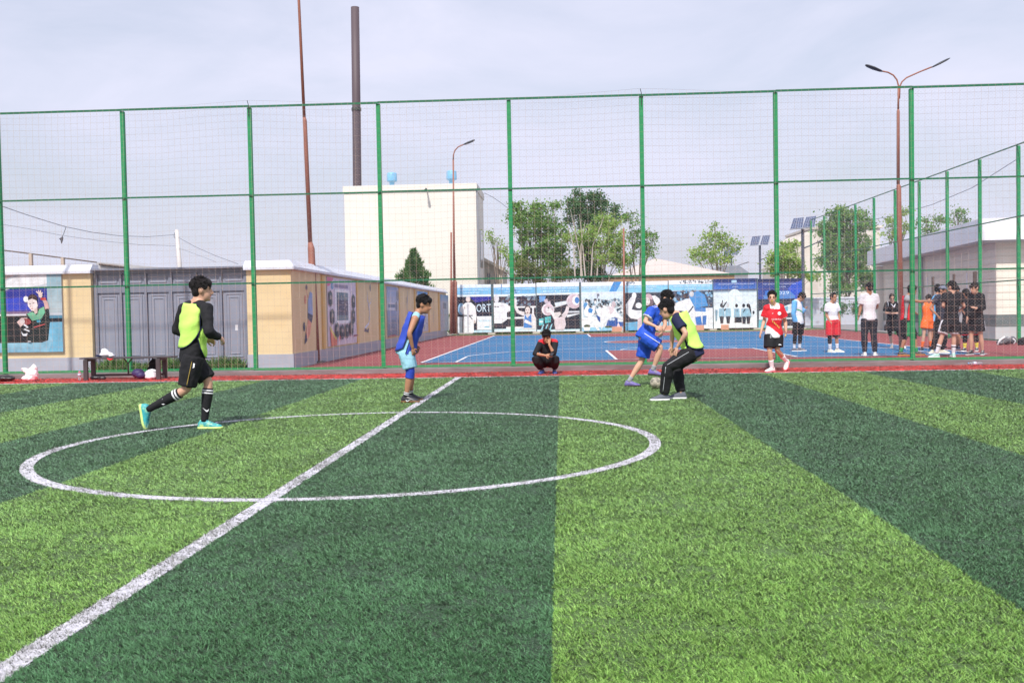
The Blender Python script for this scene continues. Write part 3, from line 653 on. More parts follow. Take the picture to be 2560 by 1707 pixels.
def b2(s):
    s.R_(WHT, 750, 195, 1435, 975).R_((116, 182, 228), 750, 250, 1435, 360).R_((90, 150, 206), 872, 195, 886, 380).P_((60, 100, 160), (1070, 240), (1085, 240), (1130, 355), (1112, 358)).R_((222, 238, 248), 750, 360, 1435, 398).R_((48, 46, 62), 750, 398, 1435, 940).F_((200, 226, 242), (236, 242, 248), 750, 925, 1435, 975, 3).S_([(88, 70, 84), (110, 130, 150), (60, 56, 80), (150, 170, 190)], 860, 405, 1430, 560, 46, 26, 6)
    s.R_((236, 238, 244), 1120, 560, 1435, 588).R_((236, 238, 244), 955, 735, 1260, 765).R_((236, 238, 244), 945, 895, 1260, 925).P_((236, 237, 244), (750, 495), (850, 492), (940, 510), (1015, 560), (1015, 640), (960, 655), (957, 780), (870, 835), (750, 835)).E_((222, 222, 230), 795, 430, 42, 72).P_((40, 40, 50), (762, 552), (792, 560), (828, 550), (828, 572), (792, 562), (762, 574))
    s.R_((240, 242, 248), 1375, 570, 1400, 720).L_((228, 222, 226), [(1240, 690), (1140, 650), (1098, 560), (1098, 480)], [34, 26, 22, 26]).E_((238, 236, 240), 1100, 470, 28, 34).P_((226, 220, 224), (1235, 690), (1400, 690), (1435, 760), (1435, 940), (1225, 940)).P_((64, 130, 206), (1252, 690), (1290, 760), (1355, 690), (1365, 915), (1228, 915)).E_((58, 46, 54), 1300, 590, 48, 36).E_((228, 216, 214), 1300, 635, 42, 66).E_((130, 70, 80), 1295, 668, 14, 10).E_((80, 70, 80), 1282, 622, 9, 5).E_((80, 70, 80), 1318, 622, 9, 5).L_((234, 228, 232), [(1420, 760), (1390, 870), (1250, 800)], [30, 26, 26])
board('billboard', 1234.8, 1339.6, 709.8, 829, 'billboard of a boxer in a blue singlet and a referee with a bow tie', (750, 195, 1435, 975), b2,
      [('SPORT BILAN SHUG\'ULLANISH', 820, 268, 1380, 288, (214, 234, 248)), ('SALOMATLIK', 930, 312, 1180, 332, (214, 234, 248))])
def b3(s):
    s.R_(WHT, 1450, 170, 2145, 970).R_((140, 196, 232), 1450, 238, 2145, 342).R_((228, 240, 250), 1450, 342, 2145, 372).R_((42, 44, 58), 1450, 372, 2145, 935).F_((190, 222, 240), (232, 240, 248), 1450, 935, 2145, 970, 3).P_((110, 160, 220), (1490, 385), (1600, 385), (1580, 470), (1495, 490)).P_((216, 226, 238), (1740, 500), (1950, 470), (1950, 520), (1760, 580)).R_((206, 210, 222), 1940, 640, 2145, 668).P_((216, 220, 230), (1930, 700), (2145, 676), (2145, 690), (1940, 745)).P_((206, 190, 204), (1580, 500), (1570, 450), (1620, 430), (1635, 480), (1670, 470), (1680, 520))
    s.E_((236, 232, 240), 1630, 610, 104, 100).E_((214, 190, 202), 1640, 612, 84, 96).E_((232, 226, 232), 1636, 612, 46, 50).E_((70, 66, 78), 1640, 580, 16, 14).E_((226, 212, 222), 2060, 480, 128, 122).E_((208, 186, 198), 2066, 486, 112, 110).E_((238, 240, 246), 2090, 470, 62, 76).E_((70, 130, 200), 2108, 466, 38, 52).L_((206, 206, 214), [(1640, 600), (1800, 560), (2000, 500)], [9, 9, 9])
    s.L_((236, 230, 234), [(1760, 760), (1700, 660), (1645, 600)], [36, 26, 22]).L_((226, 214, 220), [(1880, 730), (1935, 650), (1960, 560)], [40, 30, 24]).P_((222, 206, 214), (1735, 760), (1800, 740), (1900, 720), (1920, 860), (1890, 945), (1750, 945), (1730, 850)).E_((58, 54, 62), 1795, 645, 55, 40).P_((226, 218, 220), (1735, 660), (1830, 650), (1845, 690), (1780, 752), (1735, 720))
    s.P_((96, 196, 206), (1480, 760), (1556, 745), (1552, 850), (1480, 870)).R_((222, 236, 240), 1488, 790, 1548, 820).P_((96, 200, 206), (1575, 735), (1675, 720), (1672, 815), (1580, 830))
    for x in (1545, 1610, 1680): s.P_((150, 206, 226), (x, 850), (x+22, 845), (x-18, 955), (x-42, 955))
board('billboard', 1342, 1448.3, 706, 828.5, 'billboard of a weightlifter raising a barbell with pink plates', (1450, 170, 2145, 970), b3,
      [('YOSHLAR SPORTGA OSHNO', 1500, 258, 2110, 278, (222, 238, 250)), ('BO\'LSIN', 1560, 302, 1980, 322, (222, 238, 250)), ('UZB', 1590, 755, 1664, 800, (30, 90, 110))])
def b4(s):
    s.R_(WHT, 100, 185, 880, 1080).R_((176, 216, 240), 100, 255, 880, 365).P_((74, 146, 214), (700, 185), (845, 185), (740, 370), (610, 370)).P_((160, 206, 238), (610, 370), (740, 370), (690, 500), (600, 500)).F_((222, 234, 244), (206, 226, 240), 100, 365, 880, 510, 4).R_((196, 214, 228), 130, 510, 880, 830).S_([(60, 76, 92), (86, 108, 124), (210, 226, 236), (120, 150, 170), (40, 52, 66), (236, 240, 246)], 170, 510, 870, 780, 230, 24, 8).E_((110, 110, 130), 410, 420, 24, 22).L_((150, 150, 170), [(400, 440), (385, 490)], [10, 8])
    s.P_((48, 92, 170), (590, 860), (660, 805), (760, 860), (760, 1010), (540, 1010)).E_((206, 220, 238), 632, 872, 26, 26).E_((206, 220, 238), 685, 872, 26, 26).R_((48, 92, 170), 760, 920, 860, 1010).R_((150, 200, 230), 100, 1010, 880, 1080).P_((236, 238, 246), (350, 680), (480, 655), (610, 620), (700, 650), (760, 770), (870, 850), (850, 880), (720, 830), (620, 850), (520, 950), (460, 1060), (440, 880)).P_((220, 206, 214), (600, 640), (690, 650), (700, 720), (620, 790)).E_((206, 190, 200), 690, 600, 40, 60)
    s.E_((90, 150, 206), 178, 610, 42, 56).P_((238, 240, 246), (215, 590), (250, 650), (350, 660), (340, 740), (310, 790), (250, 830), (160, 800), (140, 700)).P_((64, 136, 206), (215, 690), (250, 650), (310, 680), (290, 750), (230, 740)).P_((238, 240, 246), (180, 830), (330, 810), (430, 1070), (380, 1070), (290, 900), (230, 980), (160, 970)).P_((44, 84, 160), (360, 780), (440, 830), (440, 920), (400, 880)).E_((60, 80, 56), 195, 985, 58, 26).P_((236, 236, 242), (120, 1005), (260, 1005), (240, 1070), (150, 1070)).E_((70, 90, 60), 590, 1005, 70, 18).P_((232, 210, 220), (740, 1010), (770, 930), (810, 1010), (880, 1070), (740, 1070))
board('billboard', 1453.6, 1559.7, 705, 827, 'billboard of two kicking fighters before a crowd with a blue diagonal stripe', (100, 185, 880, 1080), b4,
      [('SPORT TINCHLIK ELCHISI', 140, 275, 560, 296, (226, 240, 250))])
def b5(s):
    s.R_(WHT, 905, 170, 1690, 1065).S_([(176, 190, 206), (130, 140, 150)], 940, 175, 1080, 230, 22, 14, 4).R_((140, 200, 234), 905, 240, 1690, 372).R_((150, 170, 190), 905, 372, 1690, 382).R_((62, 66, 80), 905, 382, 1690, 915).P_((110, 176, 220), (905, 930), (1130, 905), (1120, 1065), (905, 1065)).R_((120, 190, 226), 1560, 930, 1690, 1065)
    s.P_((232, 234, 242), (915, 590), (1000, 470), (1040, 440), (1105, 450), (1080, 540), (1020, 680), (1100, 700), (1290, 700), (1560, 690), (1560, 1065), (1120, 1065), (1130, 870), (1000, 840), (925, 760)).E_((240, 240, 246), 1070, 430, 42, 56).P_((216, 196, 206), (1130, 860), (1220, 800), (1290, 1065), (1120, 1065)).E_((232, 236, 244), 1150, 612, 56, 54).E_((206, 176, 188), 1330, 490, 78, 92).E_((120, 100, 110), 1360, 560, 66, 60).E_((232, 224, 226), 1308, 540, 52, 72).E_((100, 90, 100), 1288, 520, 9, 5).E_((100, 90, 100), 1330, 520, 9, 5).E_((170, 120, 130), 1308, 582, 16, 6).P_((234, 236, 242), (1395, 440), (1450, 432), (1530, 490), (1560, 600), (1500, 640), (1440, 560))
board('billboard', 1563, 1670, 703, 825, 'billboard of a wrestler in pink headgear with raised arms', (905, 170, 1690, 1065), b5,
      [('SPORT SALOMATLIK MANBAI', 925, 262, 1480, 284, (226, 240, 250)), ('G\'ALABA', 1290, 300, 1420, 322, (226, 240, 250))])
def b6(s):
    s.R_(WHT, 1672.6, 700, 1781.5, 822).S_([(120, 130, 140), (190, 200, 210), (70, 80, 96), (220, 226, 232)], 1700, 700, 1781, 708, 70, 1.6, 3).P_((236, 240, 248), (1672.6, 700), (1700, 700), (1712, 711), (1672.6, 712)).R_((140, 200, 234), 1672.6, 711, 1781.5, 726).R_((70, 86, 110), 1672.6, 727, 1781.5, 770).S_([(100, 160, 210), (60, 50, 60), (96, 80, 80), (150, 190, 220), (44, 50, 66)], 1674, 728, 1781, 765, 80, 3.4, 11)
    s.P_((84, 150, 214), (1722, 735), (1745, 727), (1762, 738), (1770, 765), (1740, 770), (1728, 760)).E_((206, 206, 212), 1729, 735, 6, 7).P_((234, 236, 244), (1672.6, 765), (1700, 752), (1724, 745), (1736, 768), (1781.5, 772), (1781.5, 822), (1672.6, 822)).P_((70, 134, 206), (1735, 768), (1764, 770), (1764, 780), (1737, 778)).P_((60, 120, 200), (1737, 793), (1751, 790), (1755, 815), (1741, 817)).P_((64, 116, 190), (1756, 790), (1766, 789), (1764, 812), (1755, 814)).L_((50, 60, 80), [(1733, 765), (1722, 780), (1714, 786)], [1.6, 1.4, 0.8]).P_((190, 216, 236), (1672.6, 800), (1690, 797), (1692, 822), (1672.6, 822))
board('billboard', 1672.6, 1781.5, 700, 822, 'billboard of judo wrestlers in blue and white, beside the dark blue ones', (1672.6, 700, 1781.5, 822), b6,
      [('ERTANGI CHEMPIONLAR BIZDAN', 1684, 713.5, 1774, 716.5, (230, 242, 250)), ('CHIQADI', 1712, 720, 1740, 723, (230, 242, 250)), ('SAI', 1687, 781, 1716, 788, (60, 70, 90))])
def b7(s):
    s.R_((52, 66, 116), 345, 130, 1190, 200).F_((58, 92, 170), (70, 116, 196), 345, 200, 1190, 340, 4).R_((170, 206, 232), 700, 160, 800, 215).F_((60, 66, 92), (190, 214, 230), 345, 338, 1190, 400, 5).F_((214, 230, 242), (236, 240, 248), 345, 400, 1190, 1100, 6).P_((226, 240, 250), (640, 410), (700, 350), (760, 332), (820, 350), (866, 410), (866, 900), (640, 900)).R_((240, 244, 250), 345, 900, 1190, 1100)
    for x, y0, nm in ((500, 650, 0), (625, 650, 1), (795, 660, 2), (935, 660, 3), (1020, 660, 4)):
        s.P_((150, 190, 214), (x-50, y0+60), (x+50, y0+60), (x+58, y0+230), (x-58, y0+230)).E_((206, 206, 212) if nm == 1 else (40, 42, 54), x-4, y0, 28, 36)
        if nm == 2: s.R_((46, 50, 62), 750, 885, 890, 995)
        else: s.P_((52, 56, 68), (x-42, y0+220), (x+42, y0+220), (x+28, y0+360), (x-26, y0+360))
    s.L_((52, 54, 64), [(500, 680), (510, 600), (520, 545)], [14, 10, 6]).L_((52, 54, 64), [(520, 690), (560, 630), (600, 580)], [14, 10, 6]).L_((40, 40, 52), [(1030, 640), (1060, 740), (1075, 830)], [22, 14, 6]).E_((50, 54, 66), 1122, 800, 20, 34).L_((130, 160, 180), [(395, 740), (390, 950)], [24, 14]).L_((52, 54, 64), [(960, 730), (915, 800)], [8, 6]).L_((52, 54, 64), [(545, 745), (580, 720)], [12, 10])
board('billboard', 1784, 1891.8, 696.6, 819.7, 'billboard with dark blue title band above a pale volleyball team', (345, 130, 1190, 1100), b7,
      [('MUVAFFAQIYAT SINOVLARLAR UCHUN', 445, 226, 1125, 252, (214, 224, 240)), ('EMAS', 712, 280, 820, 306, (190, 206, 232)), ('13', 775, 735, 815, 775, (70, 90, 110))])
def b8(s):
    s.R_((52, 60, 100), 1215, 130, 2080, 200).F_((58, 74, 140), (62, 84, 160), 1215, 195, 2080, 530, 4).P_((56, 92, 206), (1800, 330), (1900, 230), (2080, 170), (2080, 480), (1940, 530)).P_((96, 140, 206), (1320, 450), (1400, 440), (1420, 525), (1330, 520)).P_((90, 140, 210), (1600, 500), (1640, 370), (1840, 370), (1950, 480), (1940, 520), (1600, 522)).P_((66, 120, 206), (1360, 370), (1420, 360), (1420, 450), (1350, 450)).R_((62, 66, 82), 1215, 528, 2080, 1090).P_((222, 232, 240), (1230, 760), (1340, 720), (1340, 930), (1230, 930)).P_((110, 184, 200), (1225, 938), (1380, 930), (1380, 1090), (1220, 1090)).P_((222, 230, 238), (1700, 680), (1850, 630), (2080, 610), (2080, 790), (1850, 800), (1700, 830)).P_((120, 180, 210), (1740, 690), (1800, 670), (1800, 760), (1740, 780)).R_((214, 222, 232), 1690, 895, 2080, 925).R_((230, 234, 240), 1690, 1060, 2080, 1090)
board('billboard', 1895, 2005, 696.6, 819, 'dark navy billboard with white 029 figures, last on the right', (1215, 130, 2080, 1090), b8,
      [('HAR QANDAY YUTUQ HARAKATDAN', 1320, 222, 1960, 250, (206, 214, 236)), ('IZLANIB', 1600, 275, 1760, 302, (190, 200, 230)), ('029', 1620, 375, 1825, 440, (206, 224, 244))])
brick_m = mat('salmon_brick', (206, 150, 128), 0.9, 0.12, 5)
for px, wpx, pyb in ((1542, 26, 834), (1665, 40, 831), (1748, 22, 829), (1811, 19, 827)):
    a = BP(px, pyb-4, -0.12); mb = MB(); mb.box((a.x, a.y, ZC+0.16), (wpx/PXM(a.y), 0.35, 0.32)); bevel(obj_ := obj('brick_block', mb, brick_m), 0.02)
    tag(obj_, {1542: 'salmon brick block at the ground left of the striding blue player', 1665: 'wide salmon brick block on the ground behind the blue player', 1748: 'salmon brick block under the judo billboard', 1811: 'salmon brick block under the pale volleyball billboard'}[px], 'block', 'brick blocks under the billboards')

# ================================================================== BUILDINGS
cream = mat('cream_render', (246, 241, 231), 0.9, 0.03, 0.6, bump=0.15, bscale=30, dirt=((226, 214, 192), 0.35, 0.55, 0.45), lev=0.80)
YB = 54.0
xa, xb = X_(863, 600, YB), X_(1192, 600, YB); zt1 = Z_(1030, 462, YB)
yb2 = AX(1209, 560, xb).y
bl = thing('block_building', ((xa+xb)/2, YB, 0), 'tall plain cream block building with two blue roof vents behind the yellow wall', 'building')
mb = MB(); mb.span((xa, YB, 0), (xb, yb2, zt1-0.45)); obj('wall', mb, cream, bl)
mb = MB(); mb.span((xa-0.07, YB-0.07, zt1-0.45), (xb+0.07, yb2+0.07, zt1)); obj('parapet', mb, cream, bl)
blue_v = mat('vent_blue', (128, 186, 222), 0.4, 0.12, 5, dirt=((90, 120, 150), 4, 0.6, 0.5), lev=0.9)
for px, py in ((980, 458), (1129, 453)):
    c = AT(px, py, YB+0.9); r = 12.5/PXM(YB+0.9); mb = MB(); zb = zt1-0.05; H_ = AT(px, py-25, YB+0.9).z
    rings = []
    for rr, z in ((0.55, zb), (0.5, zb+(H_-zb)*0.30), (0.62, zb+(H_-zb)*0.38), (1.0, zb+(H_-zb)*0.42), (1.04, zb+(H_-zb)*0.5), (1.0, H_-0.05), (0.92, H_), (0.15, H_+0.06)):
        rings.append([(c.x+r*rr*math.cos(a*math.pi/9), c.y+r*rr*math.sin(a*math.pi/9), z) for a in range(18)])
    mb.loft(rings); obj('roof_vent', mb, blue_v, bl, True)
c = AT(1067, 475, YB); mb = MB(); mb.tube([c, c+Vector((0.02, -0.55, 0.02)), c+Vector((0.03, -0.75, -0.1))], 0.05, 8); mb.box(c+Vector((0.03, -0.7, -0.12)), (0.16, 0.3, 0.12)); obj('spotlight', mb, mat('dark_steel', (60, 64, 62), 0.6), bl)
glass = mat('window_glass', (86, 98, 112), 0.15, 0.1, 2, spec=0.8)
mb = MB(); y0 = AX(1200, 600, xb).y; y1 = AX(1205, 600, xb).y; mb.span((xb, y0, AX(1201, 668, xb).z), (xb+0.03, y1, AX(1201, 575, xb).z)); w_ = obj('window', mb, glass, bl)
mb = MB(); mb.tube([(xb+0.06, YB+0.1, zt1-0.3), (xb+0.06, YB+0.1, 0.2)], 0.06, 6); obj('downpipe', mb, mat('pipe_grey', (150, 152, 160), 0.5), bl)
# low annex
YA = yb2+0.3; ax0, ax1 = X_(1205, 680, YA), X_(1256, 680, YA); zA1 = Z_(1215, 640, YA); zA2 = Z_(1260, 668, YA)
an = thing('annex', ((ax0+ax1)/2, YA, 0), 'low weathered cream annex with sloping roof right of the block building', 'building')
oldc = mat('weathered_render', (206, 198, 184), 0.95, 0.15, 0.8, dirt=((150, 136, 120), 0.7, 0.52, 0.6), lev=0.85)
mb = MB(); mb.prism([(ax0, YA, 0), (ax1, YA, 0), (ax1, YA, zA2-0.2), (ax0, YA, zA1-0.2)], (0, 6, 0)); obj('wall', mb, oldc, an)
mb = MB(); d = (ax1-ax0)*0.12; mb.prism([(ax0-0.05, YA-0.4, zA1-0.2), (ax1+d, YA-0.4, zA2-0.34), (ax1+d, YA-0.4, zA2-0.1), (ax0-0.05, YA-0.4, zA1)], (0, 6.8, 0)); obj('roof', mb, oldc, an)
for px in (1222, 1240):
    mb = MB(); mb.span((X_(px-5, 690, YA), YA-0.02, Z_(px, 712, YA)), (X_(px+5, 690, YA), YA+0.02, Z_(px, 683, YA))); w_ = obj('window', mb, glass, an)
    mb = MB(); a = X_(px-6, 690, YA); b_ = X_(px+6, 690, YA); z0 = Z_(px, 713, YA); z1 = Z_(px, 682, YA)
    mb.span((a, YA-0.05, z0), (a+0.06, YA-0.021, z1)); mb.span((b_-0.06, YA-0.05, z0), (b_, YA-0.021, z1)); obj('frame', mb, oldc, w_)
# chimney
YH = 62; r = 10.3/PXM(YH); b0 = AT(893, 466, YH); t0 = AT(887.5, 19, YH); k0 = AT(891, 274, YH)
ch = thing('chimney_stack', (b0.x, YH, 0), 'tall dark brown steel chimney stack rising above the block building', 'chimney')
steel = mat('sooty_steel', (96, 82, 88), 0.6, 0.10, 0.7, dirt=((72, 60, 66), 0.4, 0.5, 0.6), stretch=(1, 1, 0.3), lev=0.8)
mb = MB(); n = 24
mb.loft([[(c.x+rr*math.cos(2*math.pi*i/n), YH+rr*math.sin(2*math.pi*i/n), z) for i in range(n)] for c, z, rr in ((b0, 0, r*1.04), (b0, b0.z, r*1.04), (k0, k0.z, r*1.02), (t0, t0.z, r), (t0, t0.z, r*0.86), (t0, t0.z-1.5, r*0.86))], cap=False)
obj('stack', mb, steel, ch, True)
mb = MB(); mb.loft([[(k0.x+r*q*math.cos(2*math.pi*i/n), YH+r*q*math.sin(2*math.pi*i/n), k0.z+z) for i in range(n)] for q, z in ((1.0, -0.12), (1.18, -0.1), (1.18, 0.1), (1.0, 0.12))]); obj('collar', mb, mat('dark_steel', (60, 64, 62), 0.6), ch)
# pavilion
YP = 66; e0, e1 = X_(1516, 690, YP), X_(1842, 688, YP); ze = Z_(1680, 690, YP); za = Z_(1658, 637, YP); pc = (e0+e1)/2; hw = (e1-e0)/2
pv = thing('pavilion', (pc, YP+hw, 0), 'pavilion with pale pink hipped roof behind the billboards', 'building')
roof_m = mat('pale_roof', (212, 200, 194), 0.8, 0.05, 1, lev=0.82)
mb = MB(); mb.add([(e0, YP, ze), (e1, YP, ze), (e1, YP+2*hw, ze), (e0, YP+2*hw, ze), (pc-0.15*hw, YP+hw, za)], [(0, 1, 4), (1, 2, 4), (2, 3, 4), (3, 0, 4), (3, 2, 1, 0)]); obj('roof', mb, roof_m, pv)
mb = MB(); mb.span((e0+0.15, YP+0.15, ze-0.42), (e1-0.15, YP+2*hw-0.15, ze-0.004)); obj('fascia', mb, mat('brown_fascia', (166, 134, 104), 0.8, 0.1, 2), pv)
for i in range(6):
    x = e0+0.5+i*(e1-e0-1.0)/5; mb = MB(); mb.box((x, YP+0.5, (ze-0.45)/2), (0.2, 0.2, ze-0.45)); obj('column', mb, mat('brown_fascia', (166, 134, 104), 0.8, 0.1, 2), pv)
# low grey roofed house far behind
YL = 92; hs = thing('far_house', (X_(1800, 690, YL), YL, 0), 'low white house with dark grey roof beyond the pavilion', 'building')
mb = MB(); mb.span((X_(1765, 700, YL), YL, 0), (X_(1870, 700, YL), YL+8, Z_(1800, 688, YL))); obj('wall', mb, mat('white_wall', (232, 234, 240), 0.8), hs)
a, b_ = X_(1758, 690, YL), X_(1876, 690, YL); mb = MB(); zr = Z_(1800, 687, YL); mb.prism([(a, YL-0.4, zr), (b_, YL-0.4, zr), (b_-1.2, YL-0.4, zr+0.9), (a+1.8, YL-0.4, zr+0.9)], (0, 9, 0)); obj('roof', mb, mat('slate', (128, 134, 146), 0.7), hs)
# beige gabled house behind the trees on the right
YQ = 82; gb = thing('gable_house', (X_(2080, 650, YQ), YQ, 0), 'beige rendered gable house partly hidden by the round tree', 'building')
beige = mat('beige_render', (226, 218, 208), 0.9, 0.1, 0.5, dirt=((180, 166, 150), 0.4, 0.5, 0.5), lev=0.85)
mb = MB(); pr = [(X_(px, py, YQ), Z_(px, py, YQ)) for px, py in ((1962, 800), (1962, 660), (1990, 612), (2028, 574), (2200, 570), (2200, 800))]
mb.prism([(x, YQ, max(0, z)) for x, z in pr], (0, 10, 0)); obj('wall', mb, beige, gb)
mb = MB(); mb.span((X_(2024, 570, YQ), YQ-0.2, Z_(2100, 572, YQ)), (X_(2206, 570, YQ), YQ+10, Z_(2100, 566, YQ))); obj('eaves', mb, beige, gb)
for px in (2075, 2120, 2165):
    mb = MB(); mb.span((X_(px-9, 620, YQ), YQ-0.04, Z_(px, 650, YQ)), (X_(px+9, 620, YQ), YQ-0.003, Z_(px, 605, YQ))); w_ = obj('window', mb, glass, gb)
    mb = MB(); mb.span((X_(px-1, 620, YQ), YQ-0.07, Z_(px, 650, YQ)), (X_(px+1, 620, YQ), YQ-0.041, Z_(px, 605, YQ))); obj('frame', mb, mat('white_wall', (232, 234, 240), 0.8), w_)
# stone clad building on the right
YR = 26.0; Cc = AT(2491, 800, YR); Ce = AT(2209, 800, 44.6); Cc.z = Ce.z = 0
ua = (Ce-Cc); la = ua.length; ua.normalize(); ub = Vector((-ua.y, ua.x, 0)); ub = ub if ub.x > 0 else -ub; na = -ub; nb = -ua; lb = 9.0
rb = thing('stone_building', Cc, 'single storey stone clad building with white canopy on the right', 'building')
st_a = mat('stone_cladding', (232, 224, 210), 0.85, 0.08, 1.2, bump=0.15, bscale=25, lev=0.98)
st_d = mat('dark_stone', (96, 104, 102), 0.6, 0.2, 3, dirt=((130, 136, 132), 5, 0.6, 0.5))
pale = mat('pale_base', (196, 194, 194), 0.85, 0.08, 1.5, lev=0.85)
canopy = mat('canopy_white', (240, 240, 248), 0.45, 0.04, 1, lev=0.98)
zf0 = AT(2469, 601, YR-0.6).z; zf1 = AT(2469, 546, YR-0.6).z; zs = AT(2500, 787, YR).z; zs0 = AT(2500, 817, YR).z
def blk(a0, a1, b0_, b1_, z0, z1):
    """box in the building's own directions"""
    m_ = MB(); pts = [Cc+ua*a+ub*b_ for a, b_ in ((a0, b0_), (a1, b0_), (a1, b1_), (a0, b1_))]
    m_.prism([(p.x, p.y, z0) for p in pts], (0, 0, z1-z0)); return m_
obj('core', blk(0.03, la, 0.03, lb, 0, zf0), st_a, rb)
nc = 10; hc_ = (zf0-zs)/nc
wins = [(AX_ := None)]
def along(px):                                             # distance along the left face for a picture column
    d = ray(px, 720); t_ = (Cc-CAM).dot(na)/d.dot(na); return (CAM+d*t_-Cc).dot(ua)
openings = [(along(2442), along(2416)), (along(2388), along(2371)), (along(2336), along(2317))]; wz0, wz1 = zs+0.25, AT(2430, 678, YR+2).z
for i in range(nc):
    z0 = zs+i*hc_+0.008; z1 = zs+(i+1)*hc_-0.008
    obj('stone_course', blk(0.0, 0.028, 0.032, lb, z0, z1), st_a, rb)
    cuts = [0.0]+[q for o_ in openings for q in o_]+[la]
    if z1 > wz0 and z0 < wz1:
        for a, b_ in zip(cuts[0::2], cuts[1::2]): obj('stone_course', blk(a, b_, 0.0, 0.028, z0, z1), st_a, rb)
    else: obj('stone_course', blk(0.0, la, 0.0, 0.028, z0, z1), st_a, rb)
frame_b = mat('brown_frame', (128, 104, 84), 0.6, 0.1, 3)
for a, b_ in openings:
    w_ = obj('window', blk(a, b_, 0.034, 0.05, wz0, wz1), glass, rb)
    mb = blk(a, a+0.35*(b_-a), -0.01, 0.03, wz0, wz1); obj('frame', mb, frame_b, w_); obj('frame', blk(b_-0.08, b_, -0.01, 0.03, wz0, wz1), mat('white_wall', (232, 234, 240), 0.8), w_)
obj('dark_band', blk(-0.012, la, -0.012, lb, zs0, zs-0.004), st_d, rb); obj('base', blk(-0.05, la, -0.05, lb, 0, zs0-0.004), pale, rb)
obj('canopy', blk(-0.7, la+0.7, -0.7, lb+0.7, zf0+0.004, zf1), canopy, rb); obj('soffit', blk(-0.6, la, -0.6, lb, zf0-0.05, zf0), pale, rb)
obj('end_pillar', blk(la+0.1, la+0.6, -0.3, 0.2, 0, zf0-0.06), cream, rb)
mb = MB(); q = Cc+ua*along(2310)+na*0.08; mb.tube([(q.x, q.y, 0.3), (q.x, q.y, zf0)], 0.05, 6); obj('downpipe', mb, mat('pipe_grey', (150, 152, 160), 0.5), rb)
# low wall beyond the court
YV = 60; bw = thing('boundary_wall', (X_(2110, 760, YV), YV, 0), 'low pale grey wall beyond the right end of the court', 'wall')
mb = MB(); mb.span((X_(2006, 760, YV), YV, 0), (X_(2240, 760, YV), YV+0.3, Z_(2110, 746, YV))); obj('wall', mb, mat('grey_wall', (186, 190, 202), 0.9, 0.08, 1), bw)
mb = MB(); mb.span((X_(2004, 760, YV), YV-0.06, Z_(2110, 746, YV)+0.004), (X_(2242, 760, YV), YV+0.36, Z_(2110, 746, YV)+0.1)); obj('coping', mb, coping, bw)
# shed roof and railing behind the left wall
YS = 16.5
sh = thing('lean_to_roof', (X_(280, 665, YS), YS, 0), 'grey lean-to roof showing above the left end of the gate', 'roof')
grey_r = mat('roof_sheet', (176, 176, 180), 0.5, 0.12, 3, dirt=((130, 120, 112), 2, 0.55, 0.5)); dark_w = mat('dark_timber', (96, 84, 78), 0.8, 0.2, 6)
P = [AT(px, py, YS) for px, py in ((232, 674), (244, 655), (395, 668), (560, 672), (560, 678))]
mb = MB(); mb.prism([(p.x, YS, p.z) for p in P], (0, 1.4, 0)); obj('sheet', mb, grey_r, sh)
mb = MB(); a = AT(250, 659, YS); b_ = AT(320, 667, YS); mb.tube([a+Vector((0, -0.05, -0.02)), b_+Vector((0, -0.05, -0.02))], 0.03, 5); obj('rafter', mb, dark_w, sh)
rl = thing('pipe_railing', (X_(80, 640, 19), 19, 0), 'thin dark pipe railing on two stub posts above the left wall', 'railing')
mb = MB(); mb.tube([AT(-60, 617, 19), AT(120, 640, 19), AT(242, 656, 19)], 0.02, 6); obj('pipe', mb, dark_w, rl)
for px, py in ((77, 634), (157, 644)):
    a = AT(px, py, 19); mb = MB(); mb.box((a.x, 19, a.z/2), (0.09, 0.09, a.z)); obj('post', mb, mat('stub_post', (186, 170, 156), 0.9), rl)

# ================================================================== POLES, LAMPS, WIRES
rust = mat('rust_paint', (150, 96, 80), 0.6, 0.12, 4, dirt=((116, 74, 62), 3, 0.55, 0.5), lev=0.95)
def pole(parent, pts, rad, name='pole', m_=None, n=10):
    mb = MB(); mb.tube(pts, rad, n); return obj(name, mb, m_ or rust, parent, True)
mbse = G(727*1.08844, 833*1.08844, ZC); YM = mbse.y
ms = thing('floodlight_mast', mbse, 'tall rust brown stepped mast leaning slightly beside the yellow wall corner', 'mast')
pp = [AT(px, py, YM) for px, py in ((791, 905), (778, 622), (775.5, 606), (762, 302), (760.5, 294), (747, 0), (738, -220))]
pole(ms, [pp[0], pp[1], pp[2]], [0.100, 0.094, 0.060]); pole(ms, [pp[2], pp[3], pp[4]], [0.060, 0.056, 0.042]); pole(ms, [pp[4], pp[5], pp[6]], [0.042, 0.036, 0.032])
mb = MB(); mb.box((pp[0].x, YM, ZC+0.02), (0.4, 0.4, 0.06)); obj('base_plate', mb, conc, ms)
mb = MB(); q = AT(782, 870, YM); mb.box((q.x-0.12, YM-0.05, q.z), (0.09, 0.12, 0.16)); obj('junction_box', mb, dark_w, ms)
mb = MB(); q = AT(764, 888, YM-0.6); mb.ell((q.x, YM-0.6, ZC+0.18), Vector((0.14, 0, 0)), Vector((0, 0.14, 0)), Vector((0, 0, 0.22))); tag(obj('concrete_stub', mb, mat('footing', (190, 182, 172), 0.9, 0.15), None, True), 'short pale rounded concrete stub beside the foot of the mast', 'stub')
